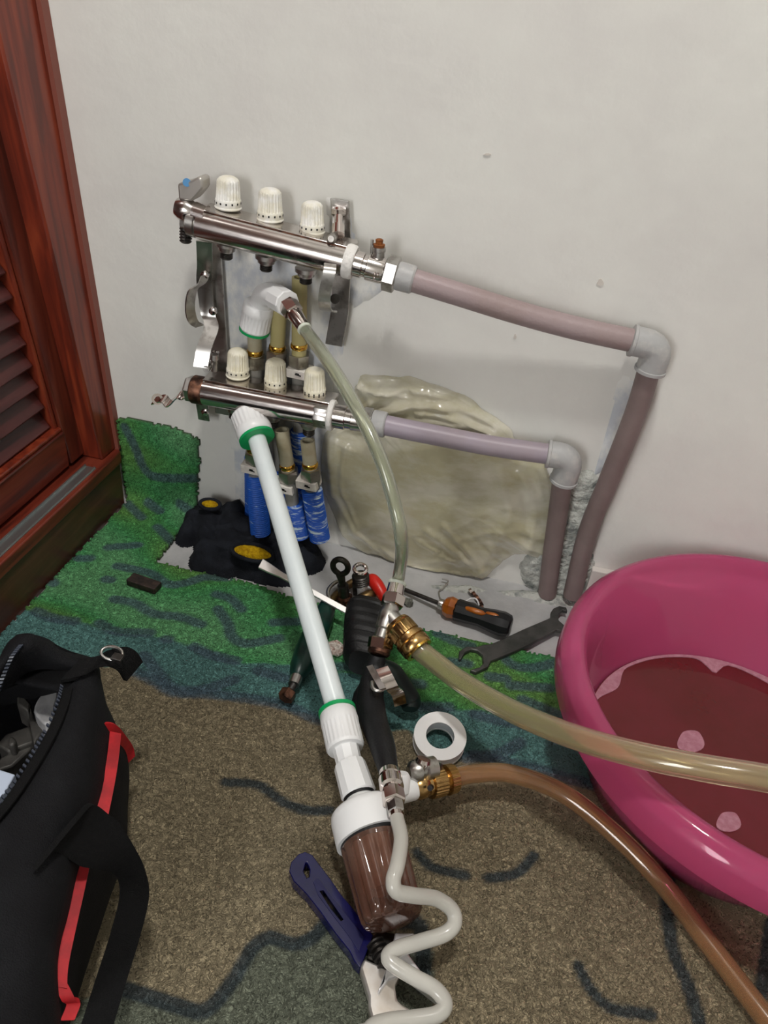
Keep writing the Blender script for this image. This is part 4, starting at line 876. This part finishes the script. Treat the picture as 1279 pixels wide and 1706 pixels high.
# amber screwdriver
sd = thing('screwdriver', 'screwdriver with an amber and black handle on the grey floor', 'screwdriver', FZ(800, 1022, 0))
s0 = FZ(668, 980, .008); s1 = FZ(738, 1008, .016); s2 = FZ(851, 1044, .019)
MB().cyl(s0, s1, .0032, seg=14).build('shaft', dsteel_m, sd)
MB().lathe(s1 - (s1 - s0).normalized() * .008, s1 + (s2 - s1) * .03, [(0, .004), (.2, .0075), (.8, .0075), (1, .006)], 20).build('ferrule', steel_m, sd)
MB().lathe(s1, s2, [(0, .008), (.03, .0125), (.10, .0155), (.2, .0135), (.22, .012)], 8).build('amber_collar', orange_m, sd, 30)
hg = MB().lathe(s1.lerp(s2, .18), s2, [(0, .013), (.03, .0155), (.2, .0150), (.45, .0135), (.7, .0165), (.85, .0175), (.97, .0150), (1, .011)], 10).build('grip', blackp_m, sd, 30)
up_ = V(0, -.45, 1).normalized()
for u0, u1, ofs in ((.30, .62, 0), (.60, .86, .25)):
    a = s1.lerp(s2, u0) + up_ * .0128 + V(0, ofs * .01, 0); b = s1.lerp(s2, u1) + up_ * .0135 + V(0, ofs * .01, 0)
    MB().tube([a, a.lerp(b, .15), a.lerp(b, .5), a.lerp(b, .85), b], [.001, .0034, .0042, .0036, .001], 12).build('amber_inlay', orange_m, hg)

# flat chisel driver with ribbed rubber handle
ch = thing('chisel_driver', 'long flat steel blade driver with a black ribbed rubber handle behind the tee', 'screwdriver', FZ(610, 1060, TH))
c0 = FZ(434, 939, .060); c1 = FZ(592, 1026, .040)
cd_ = (c1 - c0)
MB().ribbon([c0, c0 + cd_ * .1, c0 + cd_ * .22, c0 + cd_ * .6, c1], [V(.002, .013, .006), V(.002, .011, .005), V(.002, .007, .003), V(.002, .007, .003), V(.002, .007, .003)], .0045).build('blade', bright_steel, ch, 30, bevel=.0008)
h0 = FZ(611, 1014, .042); h1 = FZ(606, 1106, .036); hx = pr(h0, 38)
hm = MB(); nn = 40; xs_ = (V(1, 0, 0)); zs_ = V(0, .25, 1).normalized(); vs = []; fs = []
for i in range(nn + 1):
    u = i / nn; c = h0.lerp(h1, u); sc2 = (1 - abs(2 * u - 1) ** 8) ** .5 if 0 < u < 1 else .0
    sc2 = max(.72, sc2) * (1 - .12 * u); rib = 1.0 - (.07 if (int(u * 18) % 3 == 0 and .15 < u < .9) else 0)
    for k in range(28):
        a = 2 * math.pi * k / 28; ca, sa = math.cos(a), math.sin(a)
        ca = math.copysign(abs(ca) ** .6, ca); sa = math.copysign(abs(sa) ** .6, sa)
        vs.append(c + xs_ * (hx * ca * sc2 * rib) + zs_ * (.026 * sa * sc2 * rib))
for i in range(nn):
    for k in range(28): l = (k + 1) % 28; fs.append((i * 28 + k, (i + 1) * 28 + k, (i + 1) * 28 + l, i * 28 + l))
fs += [tuple(range(28)), tuple(nn * 28 + k for k in range(28))[::-1]]
hm.add(vs, fs).build('ribbed_handle', rubber_m, ch, 30)
# green handled socket driver
gd = thing('socket_driver', 'dark green handled driver with a short hex end beside the white pipe', 'screwdriver', FZ(510, 1080, TH))
g0 = FZ(548, 1004, .030); g1 = FZ(494, 1128, .026)
MB().lathe(g0, g1, [(0, .006), (.03, .011), (.2, .0145), (.45, .0165), (.7, .0165), (.88, .0140), (.97, .0105), (1, .008)], 12).build('handle', dgreen_m, gd, 35)
g2 = FZ(489, 1141, .025); g3 = FZ(477, 1160, .022)
MB().cyl(g1 - (g2 - g1) * .2, g2, .0075, .0070).build('steel_collar', steel_m, gd)
MB().lathe(g2, g3, [(0, .0048), (.4, .0045), (.42, .0052), (.75, .0052)], 14).build('dark_shank', dsteel_m, gd)
MB().hexa(g3 - (g3 - g2) * .45, g3 + (g3 - g2) * .25, .0098, up=(0, 0, 1)).build('hex_end', brown_m, gd, 20)
# eye bolt
e_b = FZ(574, 1003, .006); yy = e_b.y
eb_ = thing('eye_bolt', 'dark eye bolt with a round ring head standing by the white pipe', 'bolt', e_b)
ring_c = WY(567, 944, yy); rr_ = pr(ring_c, 13)
pts = [ring_c + V(math.cos(a) * rr_, 0, math.sin(a) * rr_ * 1.15) for a in np.linspace(-math.pi / 2 + .25, 1.5 * math.pi - .25, 26)]
blackiron = mat('black_iron', (74, 72, 64), .3, .8, col2=(44, 42, 38), nscale=60)
MB().tube([WY(568, 970, yy)] + pts + [WY(569, 970, yy)], .0042, 14).build('ring_head', blackiron, eb_)
MB().tube([WY(569, 958, yy), WY(571, 985, yy)], .0046, 16).build('shank', blackiron, eb_)
MB().tube([WY(571, 975, yy), WY(574, 1003, yy)], .0078, 18).build('threaded_sleeve', dsteel_m, eb_)
MB().lathe(WY(574, 992, yy), WY(575, 1006, yy), [(0, .009), (.2, .0115), (.8, .0115), (1, .010)], 6).build('foot_nut', brown_m, eb_, 20)
# pliers with red grip + pipe clamp pieces
yy = FZ(604, 1000, .0).y
cl_ = thing('small_valve', 'small chrome-topped valve with a dark threaded body between eye bolt and red grip', 'valve', FZ(604, 1000, 0))
MB().tube([WY(600, 948, yy) + V(math.cos(a) * .0085, math.sin(a) * .007, math.sin(a) * .003) for a in np.linspace(0, 2 * math.pi, 20, endpoint=False)], .0028, 10, closed=True).build('chrome_top', clean_m, cl_)
pf = []
for i in range(5): pf += [(.02 + i * .19, .0105), (.10 + i * .19, .0122)]
MB().lathe(WY(600, 957, yy), WY(602, 974, yy), pf, 24).build('threaded_body', dsteel_m, cl_)
p_ = WY(602, 1000, yy); p_.z = max(p_.z, .001)
MB().lathe(WY(602, 973, yy), p_, [(0, .009), (.1, .0085), (1, .0085)], 20).build('white_sleeve', whitep_m, cl_)
MB().ribbon([WY(590, 972, yy - .008), WY(592, 992, yy - .008)], V(.006, 0, 0), .002).build('side_plate', dsteel_m, cl_, 0)
pk = thing('pipe_pliers', 'pipe pliers with one red grip and brownish jaws on the grey floor', 'pliers', FZ(600, 990, 0))
red = spline([FZ(609, 963, .028), FZ(622, 968, .031), FZ(634, 985, .026), FZ(642, 1003, .018)], 6)
MB().tube(red, [.004, .0095, .0095, .0085, .006], 18).build('red_grip', red_m, pk)
MB().tube(spline([FZ(604, 962, .022), FZ(596, 966, .014), FZ(575, 978, .010), FZ(556, 996, .010), FZ(548, 1012, .010)], 6), [.005, .006, .006, .005], 14).build('jaw', mat('bronzed_steel', (128, 104, 66), .4, .8, col2=(86, 70, 48), nscale=70), pk)
MB().tube(spline([FZ(577, 1010, .010), FZ(596, 1000, .015), FZ(615, 992, .018), FZ(632, 985, .016)], 6), [.0035, .007, .0085, .004], 14).build('jaw', MATS['bronzed_steel'], pk)
MB().tube(spline([FZ(549, 1000, .012), FZ(546, 985, .014), FZ(556, 972, .016), FZ(570, 966, .014)], 6), .0028, 12).build('wire_bail', steel_m, pk)

# small scraps
sb = tag(MB().box((0, 0, 0), .0225, .009, .005).build('magnet_block', mat('rusty_black', (30, 24, 22), .6, col2=(60, 46, 40), nscale=120), None, 0, bevel=.0015), 'small rusty black block lying on the green rug near the wardrobe', 'block')
sb.location = FZ(240, 972, TH + .0055); sb.rotation_euler = (0, 0, -.12)
def crumb(name, px, py, z, r, m, label, cat='debris', seed=0, group=None):
    mb = MB().ball((0, 0, 0), r, (1, .8, .55), 12, 7)
    for i, v in enumerate(mb.v): mb.v[i] = v * (1 + .55 * noise.noise(v * (1.6 / r) + V(seed, seed, 0)))
    o = mb.build(name, m, None, 25); o.location = FZ(px, py, z + r * .4); tag(o, label, cat, group); return o
crumb('plaster_crumb', 557, 1081, TH, .0135, debris_m, 'pinkish white plaster lump on the rug beside the ribbed handle', seed=2)
crumb('plaster_crumb', 679, 1003, 0, .009, mat('grey_crumb', (120, 122, 112), .9, col2=(60, 60, 56), nscale=200), 'grey lump beside the chrome tee on the floor', seed=5)
bs = thing('bolt_cluster', 'small rusty bolt and washers tied together behind the screwdriver handle', 'bolt', FZ(792, 1000, 0))
for i, (x_, y_, r_) in enumerate([(785, 986, .0048), (791, 991, .005), (796, 997, .0048), (801, 1004, .005), (803, 1012, .0045)]):
    q = FZ(x_, y_, .006); MB().ring(q - V(.002, .001, .001), q + V(.0012, .001, .001), r_ * 1.1, r_ * .45, 14).build('washer' if i else 'screw_head', clean_m if i == 0 else brown_m, bs)
tie = MB().tube(spline([FZ(774, 1003, .005), FZ(785, 997, .01), FZ(794, 999, .012), FZ(799, 1012, .006)], 6), .0011, 8).build('wire_tie', whitep_m, None); tag(tie, 'white plastic tie looped behind the amber screwdriver handle', 'cable tie')
tw = MB().tube(spline([FZ(736, 964, .008), FZ(746, 968, .008), FZ(738, 980, .003), FZ(731, 986, .002), FZ(733, 998, .002)], 6), .0012, 8).build('wire_scrap', steel_m, None); tag(tw, 'thin curled wire scrap below the plastic sheet', 'wire')

# ================================================================== WORK GLOVES
def cloth(name, lobes, m, parent, z0=0., seed=0, cs=.0035, fold=.006):
    cs = .0021
    P = [(FZ(a, b, h * .6), pr(FZ(a, b, h * .6), rx), pr(FZ(a, b, h * .6), ry) * 1.45, h, rot) for a, b, rx, ry, h, rot in lobes]
    x0 = min(p[0].x - p[1] for p in P) - .01; x1 = max(p[0].x + p[1] for p in P) + .01; y0 = min(p[0].y - p[2] for p in P) - .01; y1 = min(max(p[0].y + p[2] for p in P) + .01, -.004)
    nx = int((x1 - x0) / cs); ny = int((y1 - y0) / cs); Hh = np.zeros((nx + 1, ny + 1))
    for i in range(nx + 1):
        for j in range(ny + 1):
            x = x0 + i * cs; y = y0 + j * cs; h = 0
            wb_ = noise.noise(V(x * 30, y * 30, seed)) * .10
            for c, rx, ry, hh, rot in P:
                dx, dy = x - c.x, y - c.y; u = dx * math.cos(rot) + dy * math.sin(rot); v = -dx * math.sin(rot) + dy * math.cos(rot)
                d = (u / rx) ** 2 + (v / ry) ** 2 + wb_
                if d < 1: h = max(h, hh * (1 - max(d, 0)) ** .42)
            Hh[i, j] = h
    def f(i, j):
        x = x0 + i * cs; y = y0 + j * cs; h = Hh[i, j]
        if h <= 0: return z0
        r = max(0, 1 - 3 * abs(noise.noise(V(x * 18 + y * 8, y * 26, seed + 4)))) ** 1.3
        return z0 + max(.0005, h + (r * fold + noise.noise(V(x * 45, y * 45, seed)) * fold * .5) * min(1, h / .02))
    idx = {}; vs = []; fs = []; Hs = Hh.copy()
    for _ in range(3):
        Hs[1:-1, 1:-1] = (Hh[1:-1, 1:-1] * 2 + Hh[:-2, 1:-1] + Hh[2:, 1:-1] + Hh[1:-1, :-2] + Hh[1:-1, 2:]) / 6; Hh[:] = Hs
    def vt(i, j):
        if (i, j) not in idx: idx[(i, j)] = len(vs); vs.append(V(x0 + i * cs, y0 + j * cs, f(i, j)))
        return idx[(i, j)]
    for i in range(nx):
        for j in range(ny):
            if max(Hh[i, j], Hh[i + 1, j], Hh[i, j + 1], Hh[i + 1, j + 1]) > .0015: fs.append((vt(i, j), vt(i + 1, j), vt(i + 1, j + 1), vt(i, j + 1)))
    n = len(vs); cnt = {}
    for fc in fs:
        for k in range(4): cnt[(fc[k], fc[(k + 1) % 4])] = 1
    bd = [(a, b) for (a, b) in cnt if (b, a) not in cnt]
    vs2 = [V(v.x, v.y, z0) for v in vs]
    return MB().add(vs + vs2, fs + [tuple(n + i for i in fc[::-1]) for fc in fs] + [(b, a, a + n, b + n) for a, b in bd]).build(name, m, parent, 60)
gl1 = thing('work_glove', 'black work glove with a mustard cuff opening, nearest of the two by the pipes', 'glove', FZ(420, 940, 0), 'pair of black work gloves')
cloth('glove_body', [(392, 905, 62, 34, .034, 0), (425, 928, 88, 24, .030, -.1), (470, 905, 62, 34, .034, 0), (508, 925, 32, 22, .022, .3), (350, 915, 30, 28, .030, 0), (440, 948, 62, 14, .018, 0), (365, 940, 30, 14, .018, 0)], knit_m, gl1, 0, 3, fold=.010)
gl2 = thing('work_glove', 'black work glove heaped against the wall with fingers at the rug edge', 'glove', FZ(360, 880, 0), 'pair of black work gloves')
cloth('glove_body', [(314, 884, 18, 17, .022, 0), (332, 856, 24, 26, .030, 0), (352, 868, 34, 26, .034, 0), (390, 858, 26, 24, .046, 0), (398, 880, 40, 20, .042, 0), (440, 868, 46, 22, .036, 0), (352, 893, 26, 18, .034, 0)], knit_m, gl2, 0, 8, fold=.009)
def cuff(px, py, z, rx, ry, parent, rot):
    c = FZ(px, py, z); a = pr(c, rx); b = pr(c, ry)
    X = V(math.cos(rot), math.sin(rot), 0); Yv = V(-math.sin(rot), math.cos(rot), .55).normalized(); Nn = X.cross(Yv)
    ringp = [c + X * math.cos(t) * a * 1.06 + Yv * math.sin(t) * b * 1.12 + Nn * .001 for t in np.linspace(0, 2 * math.pi, 32, endpoint=False)]
    MB().tube(ringp, .0032, 10, closed=True).build('cuff_rim', knit_m, parent)
    vs = [c + Nn * .006]; n = 32; R_ = 6
    for k in range(1, R_ + 1):
        for i in range(n):
            t = 2 * math.pi * i / n; s_ = k / R_; q = c + X * math.cos(t) * a * s_ + Yv * math.sin(t) * b * s_
            vs.append(q + Nn * (.0065 * (1 - s_ ** 4) + .0018 * noise.noise(q * 120)))
    fs = [(0, 1 + i, 1 + (i + 1) % n) for i in range(n)]
    for k in range(R_ - 1):
        for i in range(n): j = (i + 1) % n; fs.append((1 + k * n + i, 1 + (k + 1) * n + i, 1 + (k + 1) * n + j, 1 + k * n + j))
    MB().add(vs, fs).build('cuff_lining', yellow_m, parent, 80)
cuff(421, 921, .042, 34, 13, gl1, .02)
cuff(350, 841, .052, 16, 8, gl2, .1)

# ================================================================== TOOL BAG
bg = thing('tool_bag', 'open black nylon tool bag with red piping in the lower left corner', 'bag', FZ(150, 1400, TH))
rows = [
 [(106, 1150, .195), (158, 1108, .195), (166, 1125, .15), (168, 1135, .09), (166, 1150, TH)],
 [(98, 1180, .198), (158, 1135, .190), (172, 1160, .15), (178, 1175, .08), (176, 1190, TH)],
 [(72, 1238, .200), (152, 1200, .188), (193, 1225, .14), (209, 1255, .07), (204, 1285, TH)],
 [(10, 1335, .200), (128, 1305, .186), (175, 1322, .135), (214, 1345, .06), (208, 1375, TH)],
 [(-80, 1440, .198), (95, 1425, .182), (143, 1440, .125), (198, 1450, .055), (186, 1478, TH)],
 [(-170, 1570, .195), (66, 1560, .176), (104, 1590, .115), (150, 1585, .05), (144, 1605, TH)],
 [(-260, 1720, .19), (50, 1715, .17), (106, 1710, .10), (114, 1704, .04), (106, 1716, TH)]]
G = [[FZ(*q) for q in r] for r in rows]
colsp = []
for c in range(5): colsp.append(spline([r[c] for r in G], 6))
nr = len(colsp[0]); fine = []
for i in range(nr):
    row = spline([colsp[c][i] for c in range(5)], 5)
    fine.append(row)
nc = len(fine[0]); vs = []; fs = []
inn = []
for i in range(nr):
    for j in range(nc):
        p = fine[i][j]; vs.append(p + V(1, -.3, .3) * .004 * noise.noise(V(p.x * 22, p.y * 22, p.z * 16)) * (1 if 0 < j < nc - 1 else 0))
for i in range(nr - 1):
    for j in range(nc - 1): fs.append((i * nc + j, (i + 1) * nc + j, (i + 1) * nc + j + 1, i * nc + j + 1))
# mirrored inner/left side of the bag: bottom, left wall up to left rim against the wardrobe
XL = -.565
base_i = len(vs)
for i in range(nr):
    y = fine[i][0].y; yb_ = fine[i][-1].y
    xl = XL if i else XL + .03
    for q in (V(fine[i][-1].x - .01, fine[i][-1].y, TH), V(xl, (y + yb_) / 2, TH), V(xl, y, .10), V(xl + .004, y, .185)): vs.append(q)
for i in range(nr - 1):
    fs.append((i * nc + nc - 1, (i + 1) * nc + nc - 1, base_i + (i + 1) * 4, base_i + i * 4))
    for k in range(3): fs.append((base_i + i * 4 + k, base_i + (i + 1) * 4 + k, base_i + (i + 1) * 4 + k + 1, base_i + i * 4 + k + 1))
# end caps
fs.append(tuple(range(nc)) + tuple(base_i + k for k in range(4)))
l = nr - 1; fs.append((tuple(l * nc + j for j in range(nc)) + tuple(base_i + l * 4 + k for k in range(4)))[::-1])
bb = MB().add(vs, fs).build('bag_body', nylon_m, bg, 50); sm = bb.modifiers.new('thick', 'SOLIDIFY'); sm.thickness = .004; sm.offset = -1
# far flap hump with zip on its left edge
fp = [[FZ(-30, 1175, .20), FZ(-8, 1120, .22), FZ(12, 1078, .225), FZ(30, 1060, .225)], [FZ(0, 1150, .195), FZ(14, 1105, .22), FZ(35, 1078, .235), FZ(50, 1058, .235)], [FZ(60, 1130, .17), FZ(62, 1105, .205), FZ(72, 1082, .222), FZ(76, 1066, .220)], [FZ(110, 1140, .16), FZ(112, 1115, .195), FZ(112, 1098, .205), FZ(104, 1084, .195)], [FZ(160, 1140, .16), FZ(160, 1118, .19), FZ(160, 1108, .195), FZ(150, 1098, .18)]]
cc = [spline([r[c] for r in fp], 6) for c in range(4)]; gg_ = [spline([cc[c][i] for c in range(4)], 5) for i in range(len(cc[0]))]
vs = [p for r in gg_ for p in r]; m_ = len(gg_[0]); fs = [(i * m_ + j, i * m_ + j + 1, (i + 1) * m_ + j + 1, (i + 1) * m_ + j) for i in range(len(gg_) - 1) for j in range(m_ - 1)]
o = MB().add(vs, fs).build('end_flap', nylon_m, bg, 60); sm = o.modifiers.new('thick', 'SOLIDIFY'); sm.thickness = .004; sm.offset = 0
# end wall below the flap
ew = MB().add([FZ(30, 1060, .225), FZ(76, 1066, .220), FZ(150, 1100, .18), V(FZ(166, 1150, TH).x, FZ(166, 1150, TH).y, TH), V(XL + .02, FZ(150, 1150, TH).y, TH)], [(0, 1, 2, 3, 4)]).build('end_wall', nylon_m, bg, 0); sm = ew.modifiers.new('thick', 'SOLIDIFY'); sm.thickness = .004
# zip teeth along both rims
def teeth(path, name, parent, outv):
    mb = MB(); L_ = 0
    for a, b in zip(path[:-1], path[1:]):
        d = (b - a); n_ = max(1, int(d.length / .0036))
        for k in range(n_):
            q = a + d * (k / n_); mb.box(q + outv * .002, .0018, .0009, .0012, X=outv, Y=d.normalized(), Z=outv.cross(d).normalized())
    o = mb.build(name, mat('zip_teeth', (52, 58, 70), .35), parent, 0, kind='stuff')
rim = [r[0] + V(0, 0, .003) for r in fine]
MB().ribbon([q + V(.004, .0, 0) for q in rim], V(.008, .003, .001), .0015).build('zip_tape', web_m, bg, 50)
teeth(rim, 'zip_teeth', bg, V(-.9, .3, .1).normalized())
lr = spline([FZ(-14, 1170, .203), FZ(0, 1131, .215), FZ(16, 1095, .232), FZ(34, 1072, .24)], 6)
teeth(lr, 'zip_teeth', bg, V(.9, .3, .1).normalized())
# red piping
def rband(pts, wv, name='red_piping', th=.003): MB().ribbon(spline([FZ(*q) for q in pts], 6), wv, th).build(name, redtape_m, bg, 50)
rband([(192, 1222, .150), (188, 1262, .150), (180, 1310, .147), (166, 1376, .142)], V(.0095, .002, -.002))
rband([(139, 1440, .136), (128, 1490, .134), (112, 1560, .130), (102, 1610, .126), (100, 1645, .122)], V(.0095, .002, -.002))
rband([(100, 1640, .122), (112, 1662, .118), (122, 1672, .112), (112, 1700, .11)], V(.008, .004, -.003))
rband([(158, 1210, .17), (184, 1212, .155), (200, 1228, .13), (214, 1248, .09), (218, 1264, .075)], V(.003, .008, .002))
# carry handle
hs = spline([FZ(92, 1405, .197), FZ(120, 1378, .188), FZ(150, 1395, .168), FZ(185, 1420, .145), FZ(214, 1448, .120), FZ(224, 1490, .10), FZ(208, 1560, .085), FZ(186, 1630, .07), FZ(160, 1715, .06)], 6)
nh = len(hs); wv = []
for i in range(nh):
    u = i / (nh - 1); a = V(.008, .040, .004); b = V(.022, .006, -.004); t = min(1, max(0, (u - .3) / .25)); wv.append(a.lerp(b, t))
MB().ribbon(hs, wv, .004).build('carry_handle', web_m, bg, 50)
# strap tab with a metal ring
MB().ribbon(spline([FZ(118, 1118, .20), FZ(145, 1112, .203), FZ(172, 1098, .20), FZ(195, 1094, .195), FZ(212, 1102, .185), FZ(222, 1118, .17)], 6), V(.004, .024, .003), .004).build('strap_tab', web_m, bg, 50)
rc = FZ(186, 1088, .206)
MB().tube([rc + V(math.cos(a) * .010, math.sin(a) * .006, math.sin(a) * .002) for a in np.linspace(0, 2 * math.pi, 20, endpoint=False)], .0014, 10, closed=True).build('metal_ring', steel_m, bg)
MB().box(rc + V(.008, -.004, .001), .005, .004, .0015).build('ring_buckle', dsteel_m, bg, 0, bevel=.0006)
# contents
def slab(name, label, cat, poly, z, th, m, bevel=.002):
    P = [FZ(a, b, z) for a, b in poly]; c = sum(P, V(0, 0, 0)) / len(P)
    o = MB().prism([p - c for p in P], (0, 0, -th)).build(name, m, None, 30, bevel=bevel); o.location = c; return tag(o, label, cat)
slab('cutting_disc', 'pale grey metal disc guard sticking up inside the open tool bag', 'disc guard', smooth_poly([(98, 1136), (78, 1148), (62, 1165), (56, 1184), (66, 1198), (77, 1207), (90, 1196), (92, 1176), (97, 1160)], 2), .150, .138, mat('pale_metal', (190, 190, 190), .5, .3, col2=(150, 150, 152), nscale=40))
dg = mat('grey_tool_body', (84, 82, 78), .5, .3, col2=(52, 50, 48), nscale=40)
t_ = thing('power_tool', 'dark grey power tool lying inside the open tool bag', 'power tool', FZ(30, 1220, .06))
for nm, poly, z, th in (('motor_housing', [(50, 1176), (60, 1200), (74, 1212), (56, 1240), (48, 1200)], .135, .122), ('gear_case', [(10, 1222), (50, 1208), (56, 1236), (14, 1252), (-6, 1240)], .125, .112), ('front_handle', [(0, 1262), (48, 1236), (54, 1244), (20, 1276), (-10, 1285)], .12, .03), ('lock_knob', [(12, 1230), (20, 1225), (27, 1231), (24, 1241), (14, 1241)], .135, .02), ('blade_arm', [(28, 1148), (40, 1143), (42, 1160), (52, 1172), (46, 1184), (28, 1172)], .13, .03)):
    MB().prism([FZ(a, b, z) for a, b in poly], (0, 0, -th)).build(nm, dg, t_, 30, bevel=.002)
slab('white_box', 'small white box inside the tool bag at the left edge', 'box', [(-30, 1285), (0, 1282), (25, 1290), (8, 1320), (-20, 1345)], .125, .112, mat('white_card', (200, 212, 232), .5), .001)
